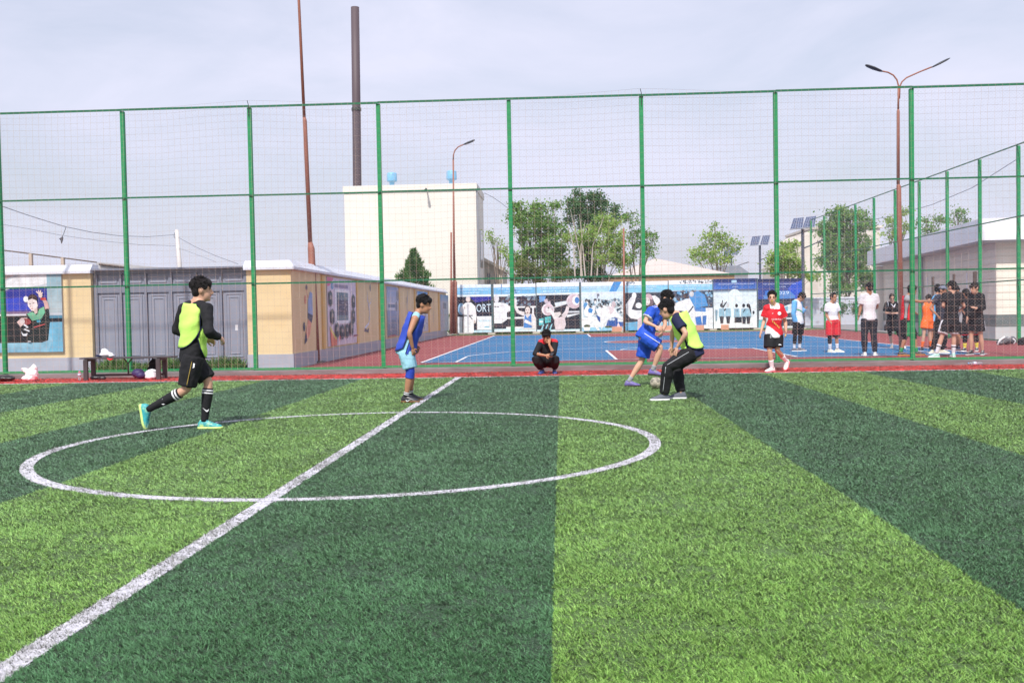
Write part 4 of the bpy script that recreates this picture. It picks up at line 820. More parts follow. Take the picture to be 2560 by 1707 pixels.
# double arm lamp on the right
lb_ = G(2070*1.08844, 806*1.08844, ZC); YD = lb_.y
zz = lambda X, Y: AT(1960+X/2.6133, 100+Y/2.6133, YD)
dl = thing('double_street_lamp', lb_, 'rust brown lamp post with two arms standing beside the ball court', 'street lamp')
p_ = [AT(2254, 874, YD), zz(750, 958), zz(746, 945), zz(746, 470), zz(746, 455), zz(749, 300)]
pole(dl, [p_[0], p_[1], p_[2]], [0.072, 0.062, 0.044]); pole(dl, [p_[2], p_[3], p_[4]], [0.044, 0.042, 0.030]); pole(dl, [p_[4], p_[5]], [0.028, 0.026])
pole(dl, [zz(748, 385), zz(748, 300), zz(738, 262), zz(715, 232), zz(680, 213), zz(642, 205)], 0.020, 'arm'); pole(dl, [zz(754, 385), zz(757, 305), zz(770, 275), zz(800, 248), zz(880, 212), zz(965, 178)], 0.020, 'arm')
lampm = mat('lamp_head', (58, 62, 70), 0.45, 0.1, 5)
def lamp_head(parent, a, b_, w_=0.12, t_=0.03):
    a, b_ = Vector(a), Vector(b_); d = (b_-a); l = d.length; d.normalize(); y = Vector((0, 1, 0)); u = d.cross(y).normalized(); u = u if u.z > 0 else -u
    mb = MB(); mb.loft([[a+d*l*k+y*(w_*wk*c)+u*(t_*wk*s) for c, s in ((-1, -.5), (-.6, -1), (.6, -1), (1, -.5), (.8, .6), (0, 1), (-.8, .6))] for k, wk in ((0, .35), (.12, .7), (.5, 1), (.85, .85), (1, .4))]); return obj('lamp_head', mb, lampm, parent, True)
lamp_head(dl, zz(642, 207), zz(532, 164)); lamp_head(dl, zz(965, 180), zz(1082, 121))
# single arm lamp by the far corner of the wall
YO = 45.2; so_ = G(1137, 834, ZC)
sl = thing('street_lamp', AT(1137, 832, YO), 'slender rust brown lamp post with one curved arm at the far wall corner', 'street lamp')
pole(sl, [AT(1138, 834, YO), AT(1136.5, 706, YO), AT(1136, 700, YO)], [0.15, 0.14, 0.08]); pole(sl, [AT(1136, 700, YO), AT(1134.5, 568, YO), AT(1133, 400, YO)], [0.075, 0.06, 0.04])
pole(sl, [AT(1133, 400, YO), AT(1133.5, 388, YO), AT(1137, 377, YO), AT(1145, 368, YO), AT(1158, 362, YO)], 0.035, 'arm'); lamp_head(sl, AT(1158, 362, YO), AT(1187, 350, YO), 0.15, 0.06)
rp_ = thing('thin_pole', AT(1127.5, 833, 44.6), 'thin rust brown pole standing just left of the single arm lamp', 'pole'); pole(rp_, [AT(1127.5, 834, 44.6), AT(1128, 716, 44.6), AT(1128, 581, 44.6)], [0.10, 0.055, 0.05])
rp2 = thing('thin_pole', AT(1561, 830, 45.9), 'thin red brown pole in front of the billboards left of the wrestler', 'pole'); pole(rp2, [AT(1561, 831, 45.9), AT(1559, 571, 45.9)], [0.065, 0.05])
# solar lamps
dsteel = mat('lamp_pole_dark', (70, 76, 92), 0.5, 0.1, 3); cellm = None
def solar_mat():
    M = bpy.data.materials.new('solar_cells'); M.use_nodes = True; t = M.node_tree; b = t.nodes['Principled BSDF']
    co = N(t, 'ShaderNodeTexCoord'); br = N(t, 'ShaderNodeTexBrick'); br.offset = 0.0; br.inputs['Color1'].default_value = lin((52, 62, 92))+(1,); br.inputs['Color2'].default_value = lin((62, 72, 104))+(1,); br.inputs['Mortar'].default_value = lin((150, 158, 176))+(1,)
    br.inputs['Scale'].default_value = 1.0; br.inputs['Brick Width'].default_value = 0.16; br.inputs['Row Height'].default_value = 0.16; br.inputs['Mortar Size'].default_value = 0.012
    L(t, co.outputs['UV'], br.inputs['Vector']); L(t, br.outputs['Color'], b.inputs['Base Color']); b.inputs['Roughness'].default_value = 0.2; return M
SOLAR = solar_mat(); alu = mat('aluminium', (190, 194, 204), 0.35, 0.05, 5, metal=0.6)
def solar_lamp(px, pyb, pyt, Y, quads, arm, label):
    base = AT(px, pyb, Y); base.z = 0; t_ = thing('solar_lamp', base, label, 'street lamp', 'solar street lamps')
    top = AT(px, pyt, Y); mb = MB(); mb.box((base.x, Y, top.z/2), (0.16, 0.16, top.z)); obj('pole', mb, dsteel, t_)
    for q in quads:
        c = [AT(x, y, Y) for x, y in q]                     # far-left, far-right, near-right, near-left corners
        tl, tr, br_, bl_ = [Vector(p) for p in c]; dy = 0.75
        tl.y += dy*0.5; tr.y += dy*0.5; br_.y -= dy*0.5; bl_.y -= dy*0.5
        n_ = (br_-bl_).cross(tl-bl_).normalized(); mb = MB(); mb.prism([bl_, br_, tr, tl], n_*-0.05); fr = obj('panel_frame', mb, alu, t_)
        ce = (tl+tr+br_+bl_)/4; k = lambda p: ce+(p-ce)*0.94+n_*0.006
        me = bpy.data.meshes.new('cells'); me.from_pydata([k(bl_), k(br_), k(tr), k(tl)], [], [(0, 1, 2, 3)]); uv = me.uv_layers.new()
        wl_, hl_ = (br_-bl_).length, (tl-bl_).length
        for i, (u, v) in enumerate(((0, 0), (wl_, 0), (wl_, hl_), (0, hl_))): uv.data[i].uv = (u, v)
        me.materials.append(SOLAR); link('cells', me, fr)
    a = [AT(x, y, Y) for x, y in arm]; pole(t_, a, 0.04, 'arm', dsteel, 6); lamp_head(t_, a[-1], a[-1]+(a[-1]-a[-2]).normalized()*0.7, 0.15, 0.05)
zq = lambda X, Y: (1200+X/2.735, 440+Y/2.735)
solar_lamp(2009, 836, zq(0, 362)[1], 51, [[zq(2152, 284), zq(2228, 277), zq(2196, 360), zq(2108, 368)], [zq(2240, 275), zq(2312, 267), zq(2278, 352), zq(2190, 358)]], [zq(2216, 492), zq(2255, 478), zq(2290, 462)], 'solar street lamp with twin panels nearest, behind the blue jacket player')
solar_lamp(1901.5, 800, zq(0, 475)[1], 72, [[zq(1866, 410), zq(1928, 404), zq(1898, 474), zq(1838, 478)], [zq(1938, 403), zq(1995, 400), zq(1964, 472), zq(1906, 474)]], [zq(1922, 572), zq(1955, 560), zq(1985, 550)], 'solar street lamp with twin panels, middle of three')
solar_lamp(1830, 790, zq(0, 545)[1], 92, [[zq(1682, 492), zq(1734, 487), zq(1706, 544), zq(1658, 547)], [zq(1742, 486), zq(1786, 483), zq(1758, 540), zq(1712, 544)]], [zq(1726, 630), zq(1765, 612), zq(1795, 602)], 'solar street lamp with twin panels, farthest and smallest')
# utility pole and cables
up_ = thing('utility_pole', AT(449, 664, 34), 'pale concrete utility pole showing above the gate', 'utility pole')
cpole = mat('pale_concrete', (206, 202, 200), 0.9, 0.08, 3); a = AT(450, 680, 34); a.z = 0
pole(up_, [AT(457, 800, 34), AT(449, 662, 34), AT(442, 575, 34)], [0.14, 0.10, 0.085], 'pole', cpole); mb = MB(); q = AT(441, 580, 34); mb.tube([q, q+Vector((-0.09, 0, -0.05)), q+Vector((-0.12, 0, -0.2)), q+Vector((-0.06, 0, -0.3))], 0.012, 5); obj('hook', mb, dsteel, up_)
cab = mat('cable', (110, 114, 130), 0.6)
def cable(label, pts, Y0, Y1, r):
    n = len(pts); mb = MB(); mb.tube([AT(px, py, Y0+(Y1-Y0)*i/(n-1)) for i, (px, py) in enumerate(pts)], r, 4); return tag(obj('overhead_cable', mb, cab), label, 'cable')
cable('upper sagging cable running left from the utility pole', [(-30, 503), (0, 514), (60, 535), (110, 551), (163, 567), (230, 581), (300, 590), (370, 592), (437, 587)], 22, 34, 0.014)
cable('lower faint sagging cable left of the utility pole', [(-30, 554), (0, 560), (70, 572), (150, 588), (250, 602), (350, 612), (442, 615)], 22, 34, 0.008)
cable('upper cable dropping right from the utility pole behind the gate', [(446, 594), (490, 618), (540, 640), (595, 660)], 34, 28, 0.012)
cable('lower faint cable dropping right from the utility pole', [(446, 620), (490, 636), (540, 655)], 34, 28, 0.007)
mb = MB(); q = [AT(165, 568, 25.2), AT(159, 585, 25.2), AT(154, 594, 25.2)]; mb.tube(q, 0.01, 4); mb.prism([AT(147, 597, 25.2), AT(156, 592, 25.2), AT(156, 598, 25.2), AT(153, 609, 25.2), AT(151, 600, 25.2)], (0, 0.06, 0)); tag(obj('hanging_scrap', mb, mat('dark_cloth', (64, 66, 78), 0.9)), 'dark scrap hanging from the upper cable', 'scrap')
cable('thin cable from the block building corner towards the trees', [(1211, 483), (1230, 492), (1252, 507), (1275, 525)], 56, 54, 0.02)
cable('thin cable sagging behind the side fence at far right', [(2130, 560), (2230, 540), (2330, 512), (2430, 470), (2540, 400)], 60, 40, 0.02)

# ================================================================== TREES
def leaf_mat(name, a, b_):
    M = bpy.data.materials.new(name); M.use_nodes = True; t = M.node_tree; b = t.nodes['Principled BSDF']
    at = N(t, 'ShaderNodeAttribute'); at.attribute_name = 'shade'
    mi = N(t, 'ShaderNodeMix', data_type='RGBA'); L(t, at.outputs['Fac'], mi.inputs[0]); mi.inputs[6].default_value = lin(a)+(1,); mi.inputs[7].default_value = lin(b_)+(1,)
    L(t, mi.outputs[2], b.inputs['Base Color']); b.inputs['Roughness'].default_value = 0.6; b.inputs['Specular IOR Level'].default_value = 0.3
    tr = N(t, 'ShaderNodeBsdfTranslucent'); L(t, mi.outputs[2], tr.inputs['Color']); ms = N(t, 'ShaderNodeMixShader'); ms.inputs[0].default_value = 0.35
    L(t, b.outputs[0], ms.inputs[1]); L(t, tr.outputs[0], ms.inputs[2]); L(t, ms.outputs[0], t.nodes['Material Output'].inputs['Surface']); return M
LEAF = {'mid': leaf_mat('leaf_mid', (72, 112, 48), (140, 178, 92)), 'dark': leaf_mat('leaf_dark', (56, 94, 56), (104, 142, 90)), 'light': leaf_mat('leaf_light', (108, 146, 58), (172, 198, 104)), 'olive': leaf_mat('leaf_olive', (90, 108, 58), (138, 152, 86)), 'fir': leaf_mat('leaf_fir', (46, 84, 44), (92, 130, 70))}
bark = mat('bark', (120, 108, 96), 0.9, 0.2, 3); palebark = mat('pale_bark', (186, 176, 164), 0.9, 0.15, 3)
def tree(name, Y, basepx, blobs, kind, label, cat='tree', dens=1.0, leaf=0.16, stems=None, barkm=None, seed=1, group=None, conv=None):
    rr = random.Random(seed); conv = conv or (lambda x, y: (x, y)); k = PXM(Y)
    bx = AT(conv(*basepx)[0], 760, Y).x; root = thing(name, (bx, Y, 0), label, cat, group)
    V = []; Fc = []; sh_ = []; tips = []
    sc = abs(conv(1, 0)[0]-conv(0, 0)[0])
    for bi, (x, y, rx, ry) in enumerate(blobs):
        c = AT(*conv(x, y), Y); rx = rx*sc/k; ry = ry*sc/k; rz = min(rx, ry*1.4)*0.9; c.y += rr.uniform(-0.5, 0.5)*rz
        tips.append((c, rx, ry))
        ncl = max(4, int(4.2*rx*ry/(leaf*leaf*16)*3.0)); n = int(dens*rx*ry*math.pi/(leaf*leaf)*15.0)
        cl_ = []
        for _ in range(ncl):
            while True:
                p = Vector((rr.uniform(-1, 1), rr.uniform(-1, 1), rr.uniform(-1, 1)))
                if p.length < 1: break
            cl_.append((c+Vector((p.x*rx, p.y*rz, p.z*ry)), rr.uniform(0.0, 1.0)))
        for _ in range(n):
            cc, s0 = rr.choice(cl_); spread = leaf*rr.uniform(1.0, 3.0)
            d = Vector((rr.gauss(0, 1), rr.gauss(0, 1), rr.gauss(0, 0.75)))*spread*0.62; p = cc+d
            a = Vector((rr.gauss(0, 1), rr.gauss(0, 1), rr.gauss(0, 1))).normalized()*leaf*rr.uniform(.35, .75); b_ = a.orthogonal().normalized(); b_.rotate(Matrix.Rotation(rr.uniform(0, 6.28), 3, a)); b_ *= leaf*rr.uniform(.2, .45)
            o = len(V); V += [p-a, p+b_, p+a, p-b_]; Fc.append((o, o+1, o+2, o+3)); sh_.append(min(1, max(0, s0*0.55+rr.uniform(0, 0.45))))
    me = bpy.data.meshes.new('crown'); me.from_pydata([tuple(v) for v in V], [], Fc); me.materials.append(LEAF[kind])
    at = me.attributes.new('shade', 'FLOAT', 'FACE'); at.data.foreach_set('value', sh_); link('crown', me, root)
    mb = MB(); top = sum((t_[0] for t_ in tips), Vector())/len(tips); H_ = top.z; tr_ = max(0.04, min(0.11, H_*0.015))
    base = Vector((bx, Y, -0.05)); mid = base.lerp(top, 0.45); mid.x = base.x*0.7+top.x*0.3
    mb.tube([base, base.lerp(mid, 0.5)+Vector((0.05, 0, 0)), mid, top], [tr_, tr_*0.85, tr_*0.7, tr_*0.3], 8)
    for c, rx, ry in tips:
        st_ = base.lerp(mid, rr.uniform(0.55, 1.0)) if c.z > mid.z*0.8 else base.lerp(mid, 0.4)
        en = c+Vector((rr.uniform(-.3, .3)*rx, 0, ry*0.5)); m2 = st_.lerp(en, 0.5)+Vector((rr.uniform(-.2, .2), rr.uniform(-.2, .2), 0.15))
        mb.tube([st_, m2, en], [tr_*0.5, tr_*0.33, tr_*0.1], 6)
        for _ in range(3):
            e2 = c+Vector((rr.uniform(-.8, .8)*rx, rr.uniform(-.6, .6)*rx, rr.uniform(-.5, .8)*ry)); mb.tube([m2, m2.lerp(e2, .5)+Vector((0, 0, .1)), e2], [tr_*.25, tr_*.15, tr_*.05], 5)
    if stems:
        for pts in stems: mb.tube([AT(*conv(*p), Y-0.6) for p in pts], [tr_*.6*(1-0.8*i/(len(pts)-1)) for i in range(len(pts))], 6)
    obj('trunk', mb, barkm or bark, root); return root
ZQ = zq
tree('leafy_tree', 52, (420, 690), [(240, 220, 50, 45), (390, 255, 100, 65), (505, 205, 42, 34), (330, 340, 120, 80), (480, 370, 110, 90), (420, 490, 165, 95), (290, 590, 95, 75), (500, 590, 110, 85), (230, 300, 50, 50)], 'mid', 'broad mid green maple tree left of the tall dark tree', seed=3, conv=ZQ)
tree('sparse_tree', 50, (130, 720), [(75, 425, 45, 36), (150, 500, 45, 40), (120, 440, 26, 20), (175, 560, 36, 30), (60, 380, 20, 16)], 'light', 'sparse young tree beside the annex with thin drooping twigs', dens=0.38, leaf=0.13, seed=4, conv=ZQ)
tree('tall_tree', 60, (760, 690), [(690, 140, 85, 45), (800, 185, 75, 70), (650, 215, 70, 62), (745, 245, 120, 60), (930, 225, 40, 42), (960, 290, 42, 40), (760, 330, 110, 50), (620, 280, 40, 50)], 'dark', 'tallest dense dark green tree behind the billboards', seed=5, conv=ZQ)
tree('bushy_tree', 49, (820, 700), [(830, 320, 95, 62), (905, 395, 95, 85), (745, 420, 85, 75), (870, 520, 130, 95), (700, 520, 70, 85), (950, 560, 60, 80), (620, 420, 45, 60)], 'light', 'light yellow green tree with many pale stems', dens=0.75, leaf=0.14, seed=6, conv=ZQ, barkm=palebark,
     stems=[[(700, 690), (680, 520), (640, 330), (618, 230)], [(690, 690), (690, 480), (720, 300)], [(760, 690), (770, 480), (830, 330), (850, 270)], [(650, 690), (640, 480), (600, 340)], [(800, 690), (810, 520), (880, 380)], [(720, 690), (700, 450), (680, 260)]])
tree('open_tree', 53, (1080, 700), [(1040, 295, 58, 45), (1060, 410, 70, 70), (1155, 400, 55, 42), (1130, 510, 70, 60), (1030, 560, 60, 55), (1190, 430, 26, 26)], 'mid', 'open branched tree right of the pale stemmed tree', dens=0.5, leaf=0.14, seed=7, conv=ZQ)
tree('small_tree', 74, (1645, 690), [(1602, 350, 28, 26), (1575, 420, 58, 45), (1655, 445, 90, 50), (1520, 510, 85, 50), (1640, 555, 120, 52), (1745, 470, 46, 36), (1480, 560, 45, 30)], 'light', 'pale open crowned tree behind the hipped pavilion roof', dens=0.6, leaf=0.19, seed=8, conv=ZQ)
tree('bushy_tree', 58, (2080, 720), [(2130, 475, 70, 42), (2050, 555, 88, 55), (2130, 590, 90, 62), (2000, 620, 60, 46), (2180, 650, 60, 46), (2060, 660, 90, 40), (2280, 690, 60, 40)], 'light', 'round light green tree right of the middle solar lamp', dens=0.9, leaf=0.15, seed=9, conv=ZQ)
zF = lambda X, Y: (1960+X/2.6133, 100+Y/2.6133)
tree('round_tree', 63, (430, 1700), [(385, 1125, 105, 46), (300, 1215, 85, 66), (455, 1195, 130, 80), (400, 1320, 160, 96), (330, 1430, 100, 85), (500, 1410, 95, 85), (420, 1500, 120, 80), (300, 1330, 70, 70), (540, 1560, 70, 70), (380, 1590, 90, 70)], 'mid', 'large round crowned tree behind the right side fence', dens=1.1, leaf=0.17, seed=10, conv=zF)
tree('thin_tree', 70, (700, 1500), [(690, 1180, 55, 44), (785, 1130, 55, 36), (700, 1265, 70, 46), (800, 1220, 40, 40)], 'light', 'thin topped tree behind the stone building canopy', dens=0.5, leaf=0.18, seed=11, conv=zF)
tree('thin_tree', 66, (960, 1500), [(920, 1200, 55, 45), (1010, 1175, 50, 36), (940, 1260, 50, 30)], 'mid', 'thin topped tree above the middle of the white canopy', dens=0.5, leaf=0.17, seed=12, conv=zF)
tree('thin_tree', 68, (1140, 1500), [(1140, 1140, 50, 36), (1180, 1170, 40, 26), (1100, 1180, 40, 28)], 'mid', 'thin topped tree above the right part of the white canopy', dens=0.5, leaf=0.17, seed=13, conv=zF)
tree('shrub', 49.5, (340, 730), [(330, 630, 80, 66), (270, 680, 60, 40), (400, 690, 60, 40)], 'olive', 'olive green shrub behind the boxer billboard', 'shrub', dens=1.3, leaf=0.11, seed=14, conv=ZQ)
tree('shrub', 49.2, (740, 730), [(740, 560, 55, 70), (740, 650, 95, 60), (820, 680, 60, 40)], 'fir', 'dark conical evergreen shrub behind the weightlifter billboard', 'shrub', dens=1.4, leaf=0.11, seed=15, conv=ZQ)
tree('shrub', 49.4, (600, 730), [(600, 660, 80, 50), (520, 690, 60, 36)], 'olive', 'low dull green shrub between two taller shrubs behind the billboards', 'shrub', dens=1.3, leaf=0.11, seed=16, conv=ZQ)
for px, nm, sd in ((2085, 'green shrub before the low grey wall, left one', 21), (2160, 'green shrub before the low grey wall, right one', 22)):
    tree('shrub', 57, (px, 800), [(px-12, 772, 20, 14), (px+14, 774, 20, 15), (px, 762, 16, 12)], 'dark', nm, 'shrub', dens=1.2, leaf=0.13, seed=sd)
# conifer before the block building
YK = 50.5
def conifer():
    rr = random.Random(31); top = AT(1034, 624, YK); b_ = AT(1037, 760, YK); b_.z = 0; root = thing('conifer', b_, 'dark green conical thuja in front of the cream block building', 'tree')
    V = []; Fc = []; sh_ = []; H_ = top.z
    for _ in range(9000):
        f = rr.random()**0.75; z = H_*(1-f); R_ = 0.10+2.3*f**0.9*(0.82+0.25*math.sin(z*5+2)*math.sin(z*2.1)); a = rr.uniform(0, 6.28); r_ = R_*math.sqrt(rr.uniform(0.35, 1.05))
        lump = 1+0.24*math.sin(a*5+z*3)+0.12*math.sin(a*9-z*7); p = Vector((b_.x+math.cos(a)*r_*lump, b_.y+math.sin(a)*r_*lump, z)); u = Vector((math.cos(a)*.4+rr.gauss(0, .25), math.sin(a)*.4+rr.gauss(0, .25), 1)).normalized()*rr.uniform(.1, .26); w_ = u.orthogonal().normalized(); w_.rotate(Matrix.Rotation(rr.uniform(0, 6.28), 3, u)); w_ *= rr.uniform(.03, .06)
        o = len(V); V += [p-u*.3-w_, p-u*.3+w_, p+u]; Fc.append((o, o+1, o+2)); sh_.append(min(1, max(0, 0.5+0.4*math.sin(a*5+z*3)+rr.uniform(-.3, .3))))
    me = bpy.data.meshes.new('crown'); me.from_pydata([tuple(v) for v in V], [], Fc); me.materials.append(LEAF['fir']); at = me.attributes.new('shade', 'FLOAT', 'FACE'); at.data.foreach_set('value', sh_); link('crown', me, root)
    mb = MB(); mb.tube([b_, top], [0.09, 0.02], 6); obj('trunk', mb, bark, root)
conifer()

# ================================================================== PEOPLE
def interp(tab, t):
    for (a, ra), (b_, rb_) in zip(tab[:-1], tab[1:]):
        if t <= b_: return ra+(rb_-ra)*((t-a)/(b_-a) if b_ > a else 0)
    return tab[-1][1]
LEG = [(0, .090), (.25, .087), (.6, .070), (1, .053), (1.08, .051), (1.3, .057), (1.55, .049), (1.85, .035), (2, .034)]
ARM = [(0, .055), (.3, .050), (.7, .042), (1, .037), (1.2, .040), (1.6, .032), (2, .026)]
TOR = [(-.24, .060, .055), (-.14, .125, .095), (-.04, .158, .110), (.08, .156, .110), (.35, .130, .095), (.62, .150, .110), (.84, .165, .100), (.97, .140, .078), (1.06, .075, .062), (1.12, .055, .055)]
def skin(n): return mat('skin_'+n, {'fair': (206, 160, 136), 'tan': (178, 128, 100), 'brown': (150, 104, 80)}[n], 0.55, 0.07, 14, bump=0.05, bscale=60, lev=0.95)
def cloth(name, rgb, lev=1.0, rough=0.8): return mat('cloth_'+name, rgb, rough, 0.06, 9, bump=0.35, bscale=26, spec=0.25, lev=lev)
HAIR = None
class Person:
    def __init__(s, label, zoom, sole, J, face, size=1.0, skn='fair', ground=0.0, voxel=0.012, tilt=0.0):
        x0, y0, k = zoom; g = G(x0+sole[0]/k, y0+sole[1]/k, ground); s.Y = g.y; s.k = size; s.voxel = voxel; s.skin = skin(skn); s.sk = skn
        s.J = {n: AT(x0+v[0]/k, y0+v[1]/k, s.Y+(v[2] if len(v) > 2 else 0)) for n, v in J.items()}
        # stand the figure on its ground
        low = min(s.J['an'+q].z-(0.085*size) for q in 'RL'); tip = min(s.J['to'+q].z for q in 'RL')
        dz = ground-min(low, tip)
        if abs(dz) < 0.2:
            for n in s.J: s.J[n].z += dz
        s.root = thing('person', (g.x, g.y, ground), label, 'person')
        j = s.J; s.hc = j['hc']; s.hip = (j['hiR']+j['hiL'])/2; s.shc = (j['shR']+j['shL'])/2
        s.up = (s.shc-s.hip); s.spl = s.up.length; s.up.normalize()
        def orth(v): v = v-s.up*v.dot(s.up); return v.normalized()
        s.latS = orth(j['shL']-j['shR']); s.latH = orth(j['hiL']-j['hiR'])
        s.f = Vector(face).normalized(); u = Vector((0, 0, 1)); u = (u-s.f*u.dot(s.f)).normalized(); r = s.f.cross(u); s.hu = (u*math.cos(tilt)+r*math.sin(tilt)).normalized(); s.hr = s.f.cross(s.hu)
    def ring(s, t, d=0.0):
        lat = (s.latH*(1-min(1, max(0, t)))+s.latS*min(1, max(0, t))).normalized(); fw = lat.cross(s.up).normalized()
        rx = interp([(a, b_) for a, b_, c in TOR], t)*s.k+d; ry = interp([(a, c) for a, b_, c in TOR], t)*s.k+d
        return s.hip+s.up*(s.spl*t), lat*rx, fw*ry
    def torso(s, mb, t0, t1, d, flare=0.0, n=18):
        ts = [t0]+[a for a, b_, c in TOR if t0+.02 < a < t1-.02]+[t1]; rings = []
        for t in ts:
            e = d+flare*max(0, (0.3-t))
            c, A, B = s.ring(max(t, -.06) if d > 0 and t < -.06 else t, e); c = s.hip+s.up*(s.spl*t)
            rings.append([c+A*math.cos(2*math.pi*i/n)+B*math.sin(2*math.pi*i/n) for i in range(n)])
        mb.loft(rings)
    def leg(s, q, t):
        a, b_, c = s.J['hi'+q], s.J['kn'+q], s.J['an'+q]; return a.lerp(b_, t) if t <= 1 else b_.lerp(c, t-1)
    def arm(s, q, t):
        a, b_, c = s.J['sh'+q], s.J['el'+q], s.J['wr'+q]; return a.lerp(b_, t) if t <= 1 else b_.lerp(c, t-1)
    def limb(s, mb, fn, q, tab, t0, t1, d=0.0, flare=0.0, n=12, step=.12):
        ts = list(np.arange(t0, t1, step))+[t1]; mb.tube([fn(q, t) for t in ts], [interp(tab, t)*s.k+d+flare*(t-t0) for t in ts], n)
    def local(s, co):
        v = co-s.hip; t = v.dot(s.up)/s.spl; c, A, B = s.ring(t); w = co-c; return t, w.dot(s.latS), w.dot(s.latS.cross(s.up))
    def near(s, co, fn, t0=0.0, t1=2.0, n=40):
        best = (9, 'R', 0)
        for q in 'RL':
            for i in range(n+1):
                t = t0+(t1-t0)*i/n; d = (fn(q, t)-co).length
                if d < best[0]: best = (d, q, t)
        return best
    # ---- body
    def body(s, fingers=True, curl=0.5):
        mb = MB(); k = s.k; s.torso(mb, -.24, 1.12, 0.0)
        for q in 'RL':
            s.limb(mb, s.leg, q, LEG, 0, 2); s.limb(mb, s.arm, q, ARM, 0, 2)
            sh = s.J['sh'+q]; mb.ell(sh, Vector((.058*k, 0, 0)), Vector((0, .058*k, 0)), Vector((0, 0, .06*k)))
            td, U, ln, pl_ = s.foot(q); mb.tube([s.J['an'+q], s.J['an'+q]-U*.045*k+td*.03*k, s.J['an'+q]-U*.055*k+td*.11*k], [.033*k, .030*k, .020*k], 8)
        hd = s.hc; f, u, r = s.f, s.hu, s.hr; k0 = k
        nk = s.shc.lerp(hd, 0.45)-f*.012*k
        mb.tube([s.shc+s.up*(.01*k), nk, hd-u*.05*k-f*.02*k], [.068*k, .058*k, .056*k], 12)
        for q in 'RL': mb.tube([nk+u*.01*k, s.shc.lerp(s.J['sh'+q], .45)+s.up*.045*k, s.J['sh'+q]+s.up*.01*k], [.045*k, .048*k, .05*k], 10)
        k = s.k*1.09
        mb.ell(hd+u*.018*k-f*.008*k, r*.075*k, f*.094*k, u*.098*k, 16, 12)
        mb.ell(hd+f*.026*k-u*.052*k, r*.056*k, f*.064*k, u*.074*k, 14, 10)
        mb.ell(hd+f*.070*k-u*.098*k, r*.026*k, f*.022*k, u*.022*k, 10, 8)
        mb.tube([hd+f*.082*k+u*.020*k, hd+f*.100*k-u*.010*k, hd+f*.112*k-u*.030*k, hd+f*.094*k-u*.042*k], [.011*k, .012*k, .016*k, .013*k], 8)
        mb.ell(hd+f*.074*k+u*.030*k, r*.05*k, f*.02*k, u*.014*k, 10, 6)
        for sg in (-1, 1): mb.ell(hd+r*(.077*k*sg)-f*.005*k-u*.008*k, r*.011*k, f*.02*k, u*.032*k, 8, 6)
        ex = MB(); ex.cur = 1
        for sg in (-1, 1):
            ex.ell(hd+f*.083*k+u*.010*k+r*(.032*k*sg), r*.013*k, f*.007*k, u*.006*k, 8, 5)
            ex.ell(hd+f*.087*k+u*.032*k+r*(.033*k*sg), r*.021*k, f*.006*k, u*.005*k, 8, 5)
        ex.cur = 2; ex.ell(hd+f*.090*k-u*.064*k, r*.023*k, f*.007*k, u*.007*k, 8, 5)
        ex.cur = 0; k = k0
        for q in 'RL':
            w = s.J['wr'+q]; d = s.J.get('ha'+q)
            dr = ((d-w) if d is not None else (w-s.J['el'+q])).normalized()
            fw = s.latS.cross(s.up); nrm = (fw if abs(fw.dot(dr)) < 0.85 else s.up); side = dr.cross(nrm).normalized(); nrm = side.cross(dr).normalized()
            inward = (s.hip-w); nrm2 = inward-dr*inward.dot(dr)
            if nrm2.length > 0.05: nrm = nrm2.normalized(); side = dr.cross(nrm).normalized()
            mb.ell(w+dr*.050*k, side*.040*k, nrm*.018*k, dr*.054*k, 12, 8)
            if fingers:
                for i, ln in enumerate((.066, .076, .072, .056)):
                    o = w+dr*.088*k+side*((i-1.5)*.019*k); p1 = o+(dr*math.cos(curl*.6)+nrm*math.sin(curl*.6))*ln*.5*k; p2 = p1+(dr*math.cos(curl*1.5)+nrm*math.sin(curl*1.5))*ln*.5*k
                    ex.tube([o-dr*.02*k, o, p1, p2], [.0095*k, .0095*k, .0085*k, .006*k], 6)
                fs = s.latS.cross(s.up); sg = 1 if side.dot(fs) > 0 else -1
                o = w+dr*.03*k+side*(.034*k*sg); p1 = o+(dr*.6+side*.7*sg).normalized()*.035*k; p2 = p1+(dr*.9+side*.15*sg+nrm*.4).normalized()*.032*k; ex.tube([o-side*(.02*k*sg), o, p1, p2], [.012*k, .012*k, .010*k, .007*k], 6)
        fuse('body', mb, s.skin, s.root, s.voxel, 5, extra=ex, extra_mats=[mat('eye_brow_dark', (36, 28, 26), 0.5), mat('lips', (166, 98, 90), 0.5)]); return s
    def foot(s, q):
        A, T, K = s.J['an'+q], s.J['to'+q], s.J['kn'+q]; sh = (K-A).normalized(); td = (T-A).normalized(); U = sh
        for _ in range(4):
            U = (sh-td*sh.dot(td)).normalized(); td = (T-(A-U*.078*s.k)).normalized()
        if abs(T.z-s.root.location.z) < 0.06 and abs((A-U*.085*s.k).z-s.root.location.z) < 0.06:
            td.z = 0; td.normalize(); U = Vector((0, 0, 1)); return td, U, .265*s.k, True
        return td, U, .265*s.k, False
